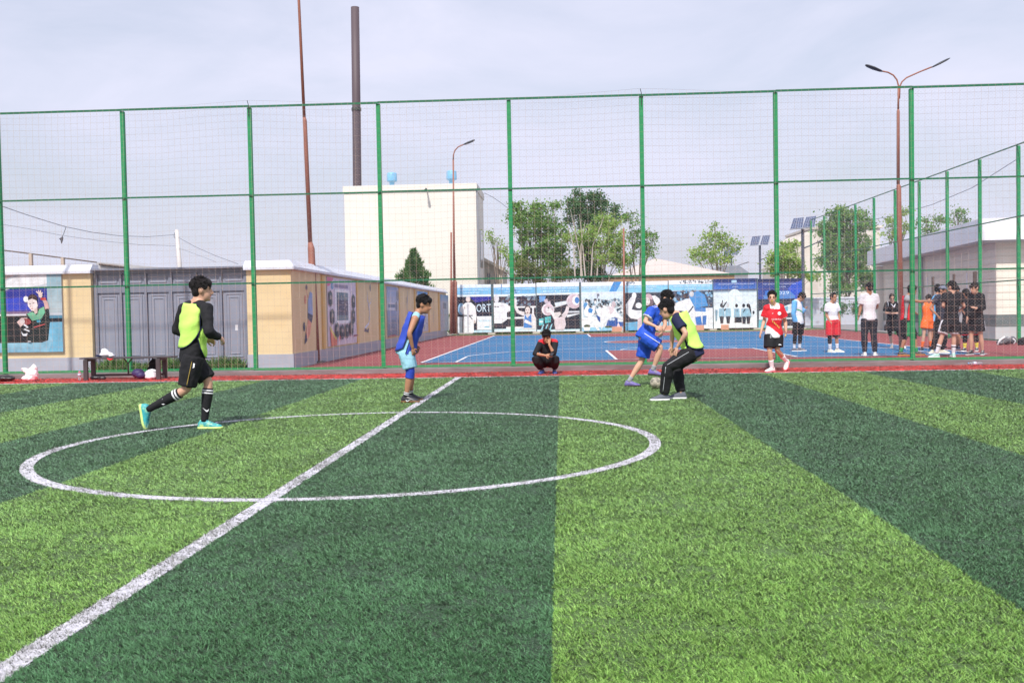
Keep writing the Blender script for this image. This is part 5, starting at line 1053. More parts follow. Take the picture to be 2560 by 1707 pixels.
    def shoes(s, upper, sole, tongue=None, low=False):
        k = s.k
        for q in 'RL':
            td, U, ln, pl_ = s.foot(q); A = s.J['an'+q]; o = A-U*.082*k; S = td.cross(U)
            if pl_: o.z = s.root.location.z+0.004
            st_ = [(-.074, .010, .034), (-.068, .028, .072), (-.045, .037, .104), (-.005, .040, .112), (.03, .041, .106), (.065, .044, .088), (.11, .049, .066), (.155, .046, .052), (.188, .033, .040), (.205, .012, .024)]
            mb = MB(); mb.loft([[o+td*l*k+S*(w*k*c)+U*(.014+(h-.014)*e)*k for c, e in ((-.96, 0), (-1, .3), (-.86, .66), (-.5, .94), (0, 1), (.5, .94), (.86, .66), (1, .3), (.96, 0))] for l, w, h in st_])
            shoe = obj('shoe', mb, upper, s.root, True)
            mb = MB(); mb.loft([[o+td*l*1.03*k+S*(w*1.10*k*c)+U*z*k for c, z in ((-.9, -.004), (-1, .010), (-.96, .024), (.96, .024), (1, .010), (.9, -.004))] for l, w, h in st_]); obj('sole', mb, sole, shoe, True)
            mb = MB()
            for i in range(4):
                l = .045+i*.022; h = interp([(a, c) for a, b_, c in st_], l)+.003; mb.tube([o+td*(l-.004)*k-S*.022*k+U*(h-.008)*k, o+td*l*k+U*(h+.002)*k, o+td*(l-.004)*k+S*.022*k+U*(h-.008)*k], .0035*k, 5)
            obj('lace', mb, tongue or sole, shoe, True)
        return s
    def socks(s, m_, top=.6, stripes=(), sm=None, d=.006):
        for q in 'RL':
            mb = MB(); s.limb(mb, s.leg, q, LEG, 2-top, 2.0, d, step=.06); so_ = obj('sock', mb, m_, s.root, True)
            for a, b_ in stripes:
                mb = MB(); s.limb(mb, s.leg, q, LEG, 2-a, 2-b_, d+.0025, step=.02); obj('stripe', mb, sm, so_, True)
        return s
    def shirt(s, m_, hem=-.1, sleeve=.5, d=.02, flare=.05, folds=.014, paint=None, mats=None, name='shirt', top=1.05, sd=None):
        mb = MB(); s.torso(mb, hem, top, d, flare)
        if top > 1:
            nk = s.shc.lerp(s.hc, .30)-s.f*.012*s.k
            for q in 'RL': mb.tube([nk, s.shc.lerp(s.J['sh'+q], .45)+s.up*.042*s.k, s.J['sh'+q]+s.up*.008*s.k], [.048*s.k, .050*s.k+d*.6, .052*s.k+d*.6], 10)
        if sleeve:
            for q in 'RL':
                sh = s.J['sh'+q]; r = (.058*s.k+(sd if sd is not None else d)); mb.ell(sh, Vector((r, 0, 0)), Vector((0, r, 0)), Vector((0, 0, r)))
                s.limb(mb, s.arm, q, ARM, 0, sleeve, sd if sd is not None else d, .035 if sleeve < 1.1 else 0.0, step=.1)
        fuse(name, mb, m_, s.root, s.voxel, 4, folds, paint=(lambda co: paint(co, s)) if paint else None, mats=mats); return s
    def shorts(s, m_, length=.85, d=.022, flare=.03, folds=.016, paint=None, mats=None, name='shorts', top=.10):
        mb = MB(); s.torso(mb, -.16, top, d*.7)
        for q in 'RL': s.limb(mb, s.leg, q, LEG, -.08 if False else 0, length, d, flare/max(length, .3), step=.1)
        fuse(name, mb, m_, s.root, s.voxel, 4, folds, paint=(lambda co: paint(co, s)) if paint else None, mats=mats); return s
    def tights(s, m_, t0, t1, name='legging', d=.006, sides='RL'):
        for q in sides:
            mb = MB(); s.limb(mb, s.leg, q, LEG, t0, t1, d, step=.06); obj(name, mb, m_, s.root, True)
        return s
    def piping(s, m_, q, t0, t1, off=.115, r=.004, vec=None, name='piping', n=10, fn=None, lift=None):
        """a thin line down the outside of a leg"""
        mb = MB(); v = Vector(vec).normalized(); mb.tube([s.leg(q, t0+(t1-t0)*i/n)+v*((lift(t0+(t1-t0)*i/n) if lift else off)) for i in range(n+1)], r, 5); obj(name, mb, m_, s.root, True); return s
    def bib(s, m_, hem_f=-.1, hem_b=-.1, d=.034, trim=None, width=1.25, rise=.10, top=1.12):
        for sgn, hem, nm in ((1, hem_f, 'bib_front'), (-1, hem_b, 'bib_back')):
            nt_, na_ = 14, 12; gp = []
            for i in range(nt_+1):
                row = []
                for jx in range(na_+1):
                    v = (jx/na_-.5)*2; h0 = hem+rise*abs(v)**3; t = h0+(top-h0)*i/nt_
                    w_ = width*(1-.20*max(0, min(1, (t-.55)/.3))); th = v*w_
                    c, A, B = s.ring(max(t, -.05), d+.012*max(0, .4-t)+.030*max(0, min(1, (t-.9)/.15))); c = s.hip+s.up*(s.spl*t)
                    wr = .006*math.sin(v*7+t*9+sgn)+.005*math.sin(t*23+v*3)
                    p = c+A*math.sin(th)+B*(sgn*math.cos(th)); p += (p-c).normalized()*wr; row.append(p)
                gp.append(row)
            mb = MB(); n1 = na_+1; out = [p for r_ in gp for p in r_]; inn = []
            for i, r_ in enumerate(gp):
                for p in r_:
                    c = s.hip+s.up*((p-s.hip).dot(s.up)); inn.append(p-(p-c).normalized()*.006)
            nv = len(out); fs = []
            for i in range(nt_):
                for jx in range(na_): a = i*n1+jx; fs += [(a, a+1, a+n1+1, a+n1), (nv+a, nv+a+n1, nv+a+n1+1, nv+a+1)]
            for i in range(nt_): fs += [(i*n1, (i+1)*n1, nv+(i+1)*n1, nv+i*n1), (i*n1+na_, nv+i*n1+na_, nv+(i+1)*n1+na_, (i+1)*n1+na_)]
            for jx in range(na_): fs += [(jx, nv+jx, nv+jx+1, jx+1), (nt_*n1+jx, nt_*n1+jx+1, nv+nt_*n1+jx+1, nv+nt_*n1+jx)]
            mb.add(out+inn, fs); b_ = obj(nm, mb, m_, s.root, True)
            if trim:
                mb = MB(); ed = [gp[i][0] for i in range(nt_, -1, -1)]+gp[0][1:-1]+[gp[i][na_] for i in range(nt_+1)]; mb.tube(ed, .006, 5); obj('trim', mb, trim, b_, True)
        return s
    def hair(s, rgb=(30, 26, 26), long=False, seed=1, fringe=0.0, cropped=False, spiky=0.0):
        m_ = mat('hair_%d_%d_%d' % rgb, rgb, 0.55, 0.3, 60, bump=0.9, bscale=140, stretch=(1, 1, 0.35), spec=.25); k = s.k*1.09; f, u, r, c = s.f, s.hu, s.hr, s.hc; rr = random.Random(seed); mb = MB(); g = 0.0 if not cropped else -.006
        mb.ell(c-f*.022*k+u*.050*k, r*(.082+g)*k, f*(.096+g)*k, u*(.084+g)*k, 16, 12); mb.ell(c-f*.050*k-u*.006*k, r*(.074+g)*k, f*(.054+g)*k, u*(.080+g)*k, 14, 10)
        for sg in (-1, 1): mb.ell(c+r*(.066*k*sg)+f*.012*k+u*.034*k, r*.015*k, f*.05*k, u*.04*k, 10, 8)
        if fringe: mb.ell(c+f*.070*k+u*.068*k, r*.066*k, f*.034*k, u*(.026+fringe*.02)*k, 12, 8); mb.ell(c+f*.080*k+u*.050*k+r*.02*k, r*.036*k, f*.02*k, u*(.018+fringe*.02)*k, 10, 6)
        for _ in range(46 if not cropped else 10):
            a = rr.uniform(0, 6.28); e = rr.uniform(.15, 1.45); d = r*math.cos(a)*math.cos(e)*.082+f*math.sin(a)*math.cos(e)*.096+u*math.sin(e)*.088
            p = c-f*.014*k+u*.046*k+d*k
            if d.dot(f) > .06 and e < .7: continue
            dr = (d.normalized()*(.3+spiky)+Vector((rr.gauss(0, .5), rr.gauss(0, .5), rr.gauss(0, .4)))+f*.5).normalized(); mb.tube([p-dr*.012*k, p+dr*.012*k, p+dr*.028*k+u*.002], [.012*k, .010*k, .003*k], 6)
        if long:
            mb.ell(c-f*.07*k-u*.08*k, r*.06*k, f*.04*k, u*.1*k, 12, 8)
        ex = MB()
        for _ in range(420 if s.voxel < .014 else 90):
            a = rr.uniform(0, 6.28); e = rr.uniform(-.35, 1.5); d = r*math.cos(a)*math.cos(e)*(.082+g)+f*math.sin(a)*math.cos(e)*(.096+g)+u*math.sin(e)*(.084+g)
            if d.dot(f) > .05 and e < .55: continue
            p = c-f*.022*k+u*.050*k+d*k; nn = d.normalized(); fl = (f*rr.uniform(-.1, .9)+r*rr.gauss(0, .5)-u*(.9-e*.5)); fl = (fl-nn*fl.dot(nn)).normalized(); ln = rr.uniform(.018, .040)*k*(.6 if cropped else 1); lift = rr.uniform(.05, .45)+spiky*.5
            ex.tube([p-nn*.004, p+fl*ln*.5+nn*ln*lift*.5, p+fl*ln+nn*ln*lift*.7], [.0042*k, .0032*k, .0008], 3, cap=False)
        fuse('hair', mb, m_, s.root, .0075, 2, extra=ex, extra_mats=[]); return s
    def chest(s, t, lat=0.0, off=.03, back=False):
        """point just off the chest (or back) with its right and up directions as seen from outside"""
        c, A, B = s.ring(t, off); sg = -1 if back else 1; x = lat/max(A.length, .01); x = max(-.95, min(.95, x)); p = c+A*x+B*(sg*math.sqrt(1-x*x)); R_ = (-A if not back else A).normalized(); return p, R_, s.up
    def lettering(s, body, t, width, height, m_, lat=0.0, back=False, off=.036):
        p, R_, U = s.chest(t, lat, off, back); text('lettering', body, p-R_*width/2-U*height/2, R_, U, height, m_, s.root, .004, width); return s
def decal(name, pts, o, R_, U, m_, parent, th=.003):
    n_ = Vector(R_).cross(Vector(U)).normalized(); mb = MB(); mb.prism([Vector(o)+Vector(R_)*a+Vector(U)*b_ for a, b_ in pts], n_*th); return obj(name, mb, m_, parent)
SWOOSH = [(-.5, .12), (-.42, -.12), (-.3, -.26), (-.12, -.26), (.5, .22), (-.1, -.08), (-.24, -.08), (-.36, .02)]

black = cloth('black', (34, 34, 38), 1.0); navy = cloth('navy', (36, 40, 70)); white = cloth('white', (232, 232, 238), 0.92); neon = cloth('neon', (200, 246, 118), 0.95, .7); bluev = cloth('royal', (56, 80, 184), 1.0, .6); royal = cloth('bright_royal', (42, 84, 196), 1.0, .6)
sky_c = cloth('sky', (158, 208, 228), 0.95); red_c = cloth('red', (214, 44, 56), 0.95, .65); grey_c = cloth('grey', (150, 152, 158)); orange_c = cloth('orange', (244, 112, 52), 0.95); lblue = cloth('light_blue', (110, 180, 232), 0.95); green_c = cloth('green', (52, 150, 96)); dkgreen = cloth('dark_green', (52, 74, 62)); dgrey = cloth('charcoal', (58, 60, 68)); yel_c = cloth('yellow', (222, 206, 80)); teal = mat('shoe_teal', (58, 164, 170), .45, .25, 22, dirt=((206, 228, 130), 11, .50, .9)); limes = mat('sole_lime', (206, 232, 140), .5, .1, 20)
shoe_b = mat('shoe_black', (44, 44, 50), .4, .1, 20); shoe_w = mat('shoe_white', (226, 224, 220), .5, .06, 20); sole_w = mat('sole_white', (232, 232, 234), .6, .04, 20); shoe_g = mat('shoe_grey', (92, 96, 108), .8, .12, 60); sole_d = mat('sole_dark', (50, 46, 44), .7); shoe_p = mat('shoe_purple', (104, 92, 160), .45, .25, 18, dirt=((124, 122, 112), 14, .5, .8)); sole_o = mat('sole_orange', (206, 130, 54), .5); shoe_bl = mat('shoe_blue', (52, 70, 130), .5, .15, 20); shoe_m = mat('shoe_mint', (176, 220, 208), .5, .1, 20); shoe_c = mat('shoe_cream', (226, 220, 196), .5, .08, 20)
thread_w = mat('print_white', (236, 236, 242), .6, .02)

# 1 runner in the neon bib
p = Person('runner in neon bib over black kit with striped black socks', (300, 650, 3.485), (770, 1476),
    dict(hc=(712, 262, .02), shR=(755, 432, -.14), shL=(560, 432, .16), elR=(772, 632, -.26), elL=(492, 612, .20), wrR=(862, 678, -.08), wrL=(745, 690, .27), hiR=(640, 838, -.08), hiL=(612, 838, .10),
         knR=(578, 1130, -.10), knL=(772, 1062, .10), anR=(245, 1302, -.06), anL=(735, 1408, .06), toR=(222, 1478, -.05), toL=(890, 1462, .06)), (.93, .36, -.02), 1.03, 'fair')
p.body(curl=1.1).shirt(black, -.12, 1.93, .020, .03, .028).bib(neon, -.02, .16, .046, navy, 1.60, .42)
p.shorts(black, .90, .030, .02, .028).socks(black, .84, ((.80, .765), (.735, .70)), white).shoes(teal, limes, mat('lace_dark', (40, 60, 80), .6)).hair((34, 30, 32), seed=2, fringe=1.0, spiky=.25)
p.piping(mat('gold_thread', (176, 150, 70), .5), 'R', .12, .88, vec=(.35, -1, .1), lift=lambda t: .115+.02*t)
for q, t in (('R', 1.62), ('L', 1.70)):
    o = p.leg(q, t); ax = (p.J['kn'+q]-p.J['an'+q]).normalized(); vw = (CAM-o).normalized(); R_ = ax.cross(vw).normalized(); decal('logo', [(a*.075, b_*.09) for a, b_ in SWOOSH], o+vw*(interp(LEG, t)*1.03+.008), -R_, ax, thread_w, p.root)
decal('logo', [(-.012, -.03), (.008, -.02), (.014, .02), (-.002, .03)], p.leg('R', .32)+Vector((.08, -.13, .02)), (1, 0, 0), (0, 0, 1), thread_w, p.root)
decal('logo', [(a*.07, b_*.07) for a, b_ in SWOOSH], p.J['anR']+Vector((-.035, -.075, -.08)), (1, 0, 0), (0, 0, 1), thread_w, p.root) if False else None

# 2 boy in the blue bib
p = Person('boy in blue bib and pale blue shorts leaning forward near the halfway line', (950, 700, 4.75), (360, 1448),
    dict(hc=(520, 295, .0), shR=(415, 468, -.15), shL=(440, 440, .17), elR=(348, 640, -.24), elL=(400, 620, .24), wrR=(388, 812, -.17), wrL=(432, 780, .2), hiR=(298, 840, -.09), hiL=(312, 840, .09),
         knR=(362, 1095, -.09), knL=(374, 1090, .12), anR=(308, 1392, -.07), anL=(362, 1352, .34), toR=(452, 1446, -.08), toL=(470, 1404, .32)), (.96, -.10, -.22), .99, 'tan')
p.body(curl=.8).shirt(sky_c, -.16, .0, .016, .03, .012).bib(bluev, -.22, -.10, .042, navy, 1.38, .16).shorts(sky_c, .84, .022, .020, .030)
p.tights(mat('knee_brace', (40, 66, 176), .8, .25, 30, bump=.5), .86, 1.24, 'knee_brace', .012, 'R').socks(black, .20, ((.19, .15), (.12, .09)), white).shoes(shoe_b, mat('sole_bronze', (120, 84, 48), .5, .3, 12), mat('lace_dark', (40, 60, 80), .6)).hair((26, 24, 26), seed=3, fringe=.8)
c_, R_, U_ = p.chest(1.0, 0, .02); mb = MB(); mb.tube([p.shc+p.latS*a*.075+p.f*b_*.06+p.up*(.045+.01*b_) for a, b_ in [(math.cos(t*.628), math.sin(t*.628)) for t in range(11)]], .011, 6); obj('collar', mb, white, p.root, True)
decal('logo', [(a*.085, b_*.07) for a, b_ in SWOOSH], p.J['anR']+Vector((.045, -.055, -.045)), (1, 0, 0), (0, 0, 1), thread_w, p.root)

# 3 crouching defender
p = Person('defender in neon bib and black tracksuit trousers crouching by the ball', (1500, 700, 4.75), (690, 1428),
    dict(hc=(792, 350, .02), shR=(985, 432, .22), shL=(908, 478, -.12), elR=(862, 610, .30), elL=(1024, 640, -.24), wrR=(852, 790, .30), wrL=(918, 796, -.16), haL=(880, 920, -.14), hiR=(1138, 852, .10), hiL=(1092, 866, -.08),
         knL=(806, 1030, -.12), knR=(900, 1020, .30), anL=(765, 1352, -.05), anR=(965, 1330, .16), toL=(585, 1424, -.06), toR=(858, 1418, .14)), (-.80, .50, -.30), 1.0, 'fair')
p.body(curl=.25).shirt(navy, -.14, .62, .018, .03, .014).bib(neon, -.02, .02, .046, navy, 1.5, .2)
p.shorts(black, 1.99, .034, .0, .030, name='trousers', top=.22).shoes(shoe_g, sole_w, shoe_g).hair((24, 24, 28), seed=4, fringe=.5)
sil = mat('silver_piping', (186, 188, 196), .4); p.piping(sil, 'L', .1, 1.0, vec=(-.2, -1, .35), lift=lambda t: .118-.022*t); p.piping(sil, 'L', 1.0, 1.9, vec=(-.45, -1, 0), lift=lambda t: .096-.018*(t-1))

# 4 player with the ball
p = Person('dribbling player in bright blue kit with white stripes lifting one foot over the ball', (1500, 700, 4.75), (355, 1268),
    dict(hc=(796, 222, .0), shR=(608, 372, -.14), shL=(745, 380, .18), elR=(530, 496, -.20), elL=(775, 530, .10), wrR=(662, 552, -.32), wrL=(742, 606, .0), hiR=(512, 662, -.09), hiL=(560, 660, .09),
         knR=(722, 806, -.16), knL=(495, 962, .10), anR=(626, 1072, -.12), anL=(340, 1206, .06), toR=(738, 1138, -.14), toL=(442, 1266, .04)), (.86, -.35, -.36), .98, 'fair')
def blue_paint(co, s):
    d, q, t = s.near(co, s.arm, 0, .7, 14); tt, la, fo = s.local(co)
    return 1 if (t > .545 and d < .12 and abs(la) > .12 and tt < .98) else 0
p.body(curl=.6).shirt(royal, -.16, .60, .024, .05, .034, paint=blue_paint, mats=[white]).shorts(royal, .86, .034, .030, .034).socks(grey_c, .22).shoes(shoe_p, sole_d, grey_c).hair((28, 26, 28), seed=5, fringe=.6)
for i in range(3):
    v = Vector((-.12+.13*i, -1, .55-.10*i)); p.piping(thread_w, 'R', .08, .86, vec=v, r=.0055, name='stripe', lift=lambda t: .122+.022*t)
    mb = MB(); a = p.J['shR']; b_ = p.shc+p.up*.03; n_ = p.up; off = p.latS.cross(p.up)*(.025*(i-1)); mb.tube([a+n_*.08+off, a.lerp(b_, .5)+n_*.085+off, b_.lerp(a, .15)+n_*.07+off], .006, 5); obj('stripe', mb, thread_w, p.root, True)
p.lettering('ARCO', .62, .20, .06, thread_w, -.02, off=.042)
# the ball
bc = G(1500+668/4.75, 700+1294/4.75, 0); bc.z = .100
def ball(c, r):
    bm = bmesh.new(); bmesh.ops.create_icosphere(bm, subdivisions=1, radius=1.0)
    bmesh.ops.bevel(bm, geom=bm.verts[:], offset=33.3, offset_type='PERCENT', affect='VERTICES', segments=1, profile=.5)
    V = []; Fc = []; mi = []
    for f in bm.faces:
        ce = f.calc_center_median(); lp = [l.vert.co.copy() for l in f.loops]; n = len(lp)
        def ringk(k, rad): return [(ce+(p-ce)*k).normalized()*rad for p in lp for _ in (0,)]
        ed = []
        for a, b_ in zip(lp, lp[1:]+lp[:1]): ed += [a, a.lerp(b_, .5)]
        rings = [[(ce+(p-ce)*k).normalized()*rad for p in ed] for k, rad in ((1.0, .955), (.95, .985), (.85, 1.0), (.45, 1.0))]
        o = len(V); m_ = len(ed)
        for rg in rings: V += [c+p*r for p in rg]
        V.append(c+ce.normalized()*r)
        for i in range(len(rings)-1):
            for j in range(m_): Fc.append((o+i*m_+j, o+i*m_+(j+1) % m_, o+(i+1)*m_+(j+1) % m_, o+(i+1)*m_+j)); mi.append(1 if n == 5 else 0)
        for j in range(m_): Fc.append((o+3*m_+j, o+3*m_+(j+1) % m_, o+4*m_)); mi.append(1 if n == 5 else 0)
    bm.free(); b_ = MB(); b_.v = [tuple(v) for v in V]; b_.f = Fc; b_.mi = mi
    tag(obj('football', b_, [mat('ball_worn', (168, 160, 146), .6, .25, 14, dirt=((106, 98, 82), 12, .5, .7)), mat('ball_patch', (120, 116, 106), .6, .25, 14)], None, True), 'worn dirty grey football under the dribbling player\'s raised foot', 'ball')
ball(bc, .100)

# 5 referee
p = Person('boy in red and white shirt with yellow whistle walking along the red strip', (1860, 700, 6.273), (430, 1440),
    dict(hc=(440, 268, -.02), shR=(362, 436, .0), shL=(572, 428, .04), elR=(314, 640, .06), elL=(652, 655, .10), wrR=(268, 796, -.04), wrL=(658, 790, .02), hiR=(412, 850, .0), hiL=(522, 850, .02),
         knR=(402, 1108, -.08), knL=(522, 1092, -.02), anR=(440, 1368, .0), anL=(664, 1262, .26), toR=(335, 1436, -.10), toL=(640, 1420, .16)), (-.22, -1, -.08), .96, 'fair', voxel=.012)
def ref_paint(co, s):
    t, la, fo = s.local(co); d, q, ta = s.near(co, s.arm, 0, .75, 15)
    if ta > .60 and d < .12 and abs(la) > .12: return 1
    if t > .97 and abs(la) < .1-.9*max(0, .99-t)and fo > .0: return 1
    return 1 if t < .12-la*1.6 and fo > -.02 and la < .13 else 0
p.body(curl=.5).shirt(red_c, -.12, .66, .026, .03, .026, paint=ref_paint, mats=[white]).shorts(black, .80, .032, .03, .014).socks(white, .48).shoes(shoe_w, mat('sole_pink', (226, 130, 140), .5), grey_c).hair((28, 26, 26), seed=6)
q, R_, U_ = p.chest(.80, .07, .040); mb = MB(); n_ = R_.cross(U_).normalized(); mb.prism([q+R_*.036*math.cos(i*.5236)+U_*.036*math.sin(i*.5236) for i in range(12)], n_*.006); cr_ = obj('crest', mb, thread_w, p.root); mb = MB(); mb.prism([q+n_*.006+R_*.024*math.cos(i*.5236)+U_*.024*math.sin(i*.5236) for i in range(12)], n_*.003); obj('crest_centre', mb, mat('crest_blue', (120, 150, 210), .6), cr_)
p.lettering('ISLOM ABDULLO', .58, .20, .030, thread_w, .0, off=.046); decal('logo', [(-.014, -.005), (.014, -.005), (.014, .006), (-.014, .004)], *(p.chest(.80, -.07, .040)), thread_w, p.root)
gold = mat('gold_print', (214, 180, 90), .5)
for i in range(5):
    o, R_, U_ = p.chest(.50-.055*i, -.07+.032*i, .046); decal('emblem', [(-.012, -.02), (.004, -.022), (.012, .018), (-.003, .022)], o, R_, U_, gold, p.root)
o, R_, U_ = p.chest(.30, .03, .046); p.lettering('10', -.06, .05, .06, thread_w, -.10, off=.055)
o = p.leg('L', .62)+Vector((.02, -.135, 0)); decal('logo', [(-.03, -.008), (.03, -.014), (.03, .0), (.0, .012), (-.02, .01)], o, (1, 0, 0), (0, 0, 1), thread_w, p.root)
wy = mat('whistle_yellow', (226, 214, 60), .4); mb = MB(); w_ = p.hc+p.f*.118*p.k-p.hu*.068*p.k; mb.ell(w_, p.hr*.013, p.f*.022, p.hu*.012, 10, 6); mb.box(w_+p.f*.012, (.012, .03, .010)); wh = tag(obj('whistle', mb, wy, None, True), 'small yellow whistle held in the mouth of the boy in red', 'whistle')
mb = MB(); a = w_; b_ = p.shc+p.f*.10+Vector((-.02, 0, -.02)); mb.tube([a, a.lerp(b_, .5)+Vector((-.012, -.012, -.02)), b_, p.shc+Vector((-.075, .0, .06))], .003, 5); obj('cord', mb, yel_c, wh)
mb = MB(); o = p.J['wrL']+Vector((-.02, -.03, -.09)); mb.ell(o, Vector((.015, 0, 0)), Vector((0, .02, 0)), Vector((0, 0, .025)), 8, 6); tag(obj('stopwatch', mb, wy, None, True), 'small yellow stopwatch in the left hand of the boy in red', 'stopwatch')

# 6 squatting boy
p = Person('boy in black and red tracksuit squatting by the kerb looking at a phone', (1290, 800, 10.45), (650, 1400),
    dict(hc=(792, 440, -.16), shR=(652, 610, .02), shL=(1015, 605, .02), elR=(500, 892, -.22), elL=(985, 888, -.26), wrR=(765, 935, -.42), wrL=(862, 640, -.26), haR=(890, 930, -.46), haL=(868, 545, -.24), hiR=(745, 1120, .10), hiL=(905, 1115, .10),
         knR=(510, 1040, -.32), knL=(1035, 1030, -.32), anR=(690, 1305, -.06), anL=(1000, 1305, -.06), toR=(640, 1392, -.24), toL=(1018, 1392, -.26)), (-.12, -1, -.50), .99, 'tan', voxel=.012)
def squat_paint(co, s):
    t, la, fo = s.local(co); d, q, ta = s.near(co, s.arm, 0, 2, 24); return 1 if (t > .84 and .055 < abs(la) < .20 and fo > -.12 and ta < .12) else 0
p.body(curl=.7).shirt(black, -.05, 1.28, .022, .02, .014, paint=squat_paint, mats=[red_c]).shorts(black, 1.78, .034, .0, .016, name='trousers', top=.2).shoes(shoe_bl, shoe_bl, grey_c).hair((24, 22, 24), seed=7, fringe=.5)
mb = MB(); o = p.J['haR']+Vector((.03, -.03, .02)); mb.box(o, (.07, .14, .009), Matrix.Rotation(.35, 3, 'X') @ Matrix.Rotation(-.3, 3, 'Z')); bevel(tag(obj('phone', mb, mat('phone_dark', (40, 40, 44), .2)), 'dark phone held by the squatting boy', 'phone'), .003)

# 7.. players on the far court
ZFa = (1860, 700, 6.273); ZB1 = (2120, 680, 6.818); ZB2 = (2280, 680, 6.818); FV = .016
p = Person('player in white jacket with sky blue sleeves and black tights looking down', ZFa, (850, 1118),
    dict(hc=(900, 262, .0), shR=(790, 352, -.12), shL=(872, 340, .16), elR=(772, 520, -.16), elL=(905, 500, .20), wrR=(798, 660, -.12), wrL=(962, 442, .16), hiR=(830, 660, -.08), hiL=(886, 660, .08),
         knR=(800, 860, -.08), knL=(882, 858, .10), anR=(788, 1062, -.06), anL=(872, 1056, .10), toR=(872, 1114, -.10), toL=(975, 1106, .08)), (.72, -.25, -.62), .94, 'tan', ZC, FV)
def jac(co, s):
    t, la, fo = s.local(co); d, q, ta = s.near(co, s.arm, 0, 2, 20)
    if d < .085 and (abs(la) > .12 or ta > .9): return 1
    if fo < -.03 and t > .1: return 1
    return 2 if abs(t-.52+la*.8) < .035 and fo > 0 else 0
p.body(False).shirt(white, -.10, 1.95, .026, .0, .014, paint=jac, mats=[lblue, green_c], name='jacket').shorts(black, .9, .022, .02, .01).tights(black, .8, 1.75).socks(white, .34).shoes(shoe_g, sole_w).hair((22, 22, 26), seed=8, fringe=1.0)
p = Person('boy in white tee shirt and red shorts standing on the court', ZFa, (1400, 1138),
    dict(hc=(1402, 274, -.02), shR=(1308, 400, -.04), shL=(1450, 392, .06), elR=(1292, 556, -.02), elL=(1488, 548, .08), wrR=(1352, 650, -.12), wrL=(1506, 652, .02), hiR=(1352, 640, -.02), hiL=(1440, 638, .04),
         knR=(1346, 892, -.05), knL=(1452, 890, .02), anR=(1348, 1080, .0), anL=(1462, 1072, .03), toR=(1425, 1140, -.12), toL=(1568, 1128, -.05)), (.55, -.82, -.05), .93, 'tan', ZC, FV)
p.body(False).shirt(white, -.02, .62, .022, .0, .014).shorts(red_c, .92, .034, .03, .012).tights(black, .9, 1.5, 'knee_sleeve', .008, 'R').tights(black, .88, 1.0, 'hem_band', .045, 'L').socks(white, .42).shoes(shoe_c, sole_w).hair((26, 24, 24), seed=9, cropped=True)
p = Person('man in white polo shirt and dark trousers seen from behind', ZB1, (370, 1430),
    dict(hc=(366, 288, .0), shL=(248, 440, .0), shR=(476, 440, .02), elL=(212, 636, .02), elR=(500, 620, .06), wrL=(182, 780, .0), wrR=(430, 660, .24), hiL=(300, 818, .0), hiR=(426, 818, .02),
         knL=(278, 1110, -.02), knR=(438, 1108, .0), anL=(285, 1388, .02), anR=(462, 1388, .02), toL=(250, 1420, .22), toR=(490, 1420, .22)), (-.12, 1, -.1), 1.0, 'tan', ZC, FV)
p.body(False).shirt(white, -.06, .64, .026, .02, .012, name='polo').shorts(dgrey if False else cloth('trouser_navy', (40, 44, 54)), 1.96, .026, .0, .016, name='trousers').shoes(shoe_w, sole_w).hair((30, 28, 30), seed=10, cropped=True)
mb = MB(); mb.tube([p.arm('L', 1.9)+Vector((.034*math.cos(a*.5236), .034*math.sin(a*.5236), 0)) for a in range(13)], .008, 5); obj('watch', mb, shoe_b, p.root)
p = Person('player in black lettered jersey with crossed arms and white shoes', ZB1, (760, 1300),
    dict(hc=(745, 438, -.02), shR=(668, 545, .0), shL=(842, 545, .0), elR=(640, 690, -.04), elL=(872, 690, -.04), wrR=(800, 690, -.24), wrL=(760, 700, -.20), hiR=(700, 880, .0), hiL=(815, 880, .0),
         knR=(716, 1050, -.02), knL=(868, 1050, -.02), anR=(748, 1236, .02), anL=(945, 1236, .02), toR=(742, 1296, -.18), toL=(985, 1290, -.16)), (-.06, -1, -.30), .90, 'fair', ZC, FV)
p.body(False).shirt(black, -.28, .80, .034, .05, .016, name='jersey').shorts(black, .62, .05, .05, .012).tights(black, .5, 1.12).socks(white, .16).shoes(shoe_c, sole_w).hair((52, 42, 40), seed=11, cropped=True)
p.lettering('BROOKLYN', .55, .20, .055, thread_w, off=.055)
mb = MB()
for sg in (-1, 1): mb.tube([p.shc+p.latS*(.075*sg)+p.up*.03+Vector((0, -.05, 0)), p.shc+p.latS*(.03*sg)-p.up*.03+Vector((0, -.125, 0)), p.shc-p.up*.09+Vector((0, -.145, 0))], .012, 6)
for q in 'RL': mb.tube([p.J['sh'+q]+Vector((0, -.03, .09)), p.J['sh'+q]+Vector((0, -.09, .03)), p.J['sh'+q]+Vector((0, -.1, -.06))], .009, 5)
obj('trim', mb, thread_w, p.root, True)
p = Person('player in red bib with one arm stretched out, half hidden by a fence post', ZB1, (960, 1425),
    dict(hc=(1094, 318, .0), shR=(1004, 470, -.14), shL=(1020, 450, .18), elR=(1220, 512, -.16), elL=(1060, 620, .22), wrR=(1395, 500, -.10), haR=(1490, 505, -.06), wrL=(1150, 700, .24), hiR=(985, 830, -.09), hiL=(1000, 830, .09),
         knR=(975, 1120, -.10), knL=(1130, 1110, .12), anR=(900, 1368, -.08), anL=(1170, 1368, .10), toR=(1010, 1425, -.12), toL=(1290, 1425, .06)), (.95, .15, -.05), .99, 'tan', ZC, FV)
def gp(co, s):
    d, q, t = s.near(co, s.leg, 0, 1, 14); return 1 if q == 'R' and .1 < t < .95 and (co-s.leg('R', t)).x > .0 and (co-s.leg('R', t)).y < -.02 else 0
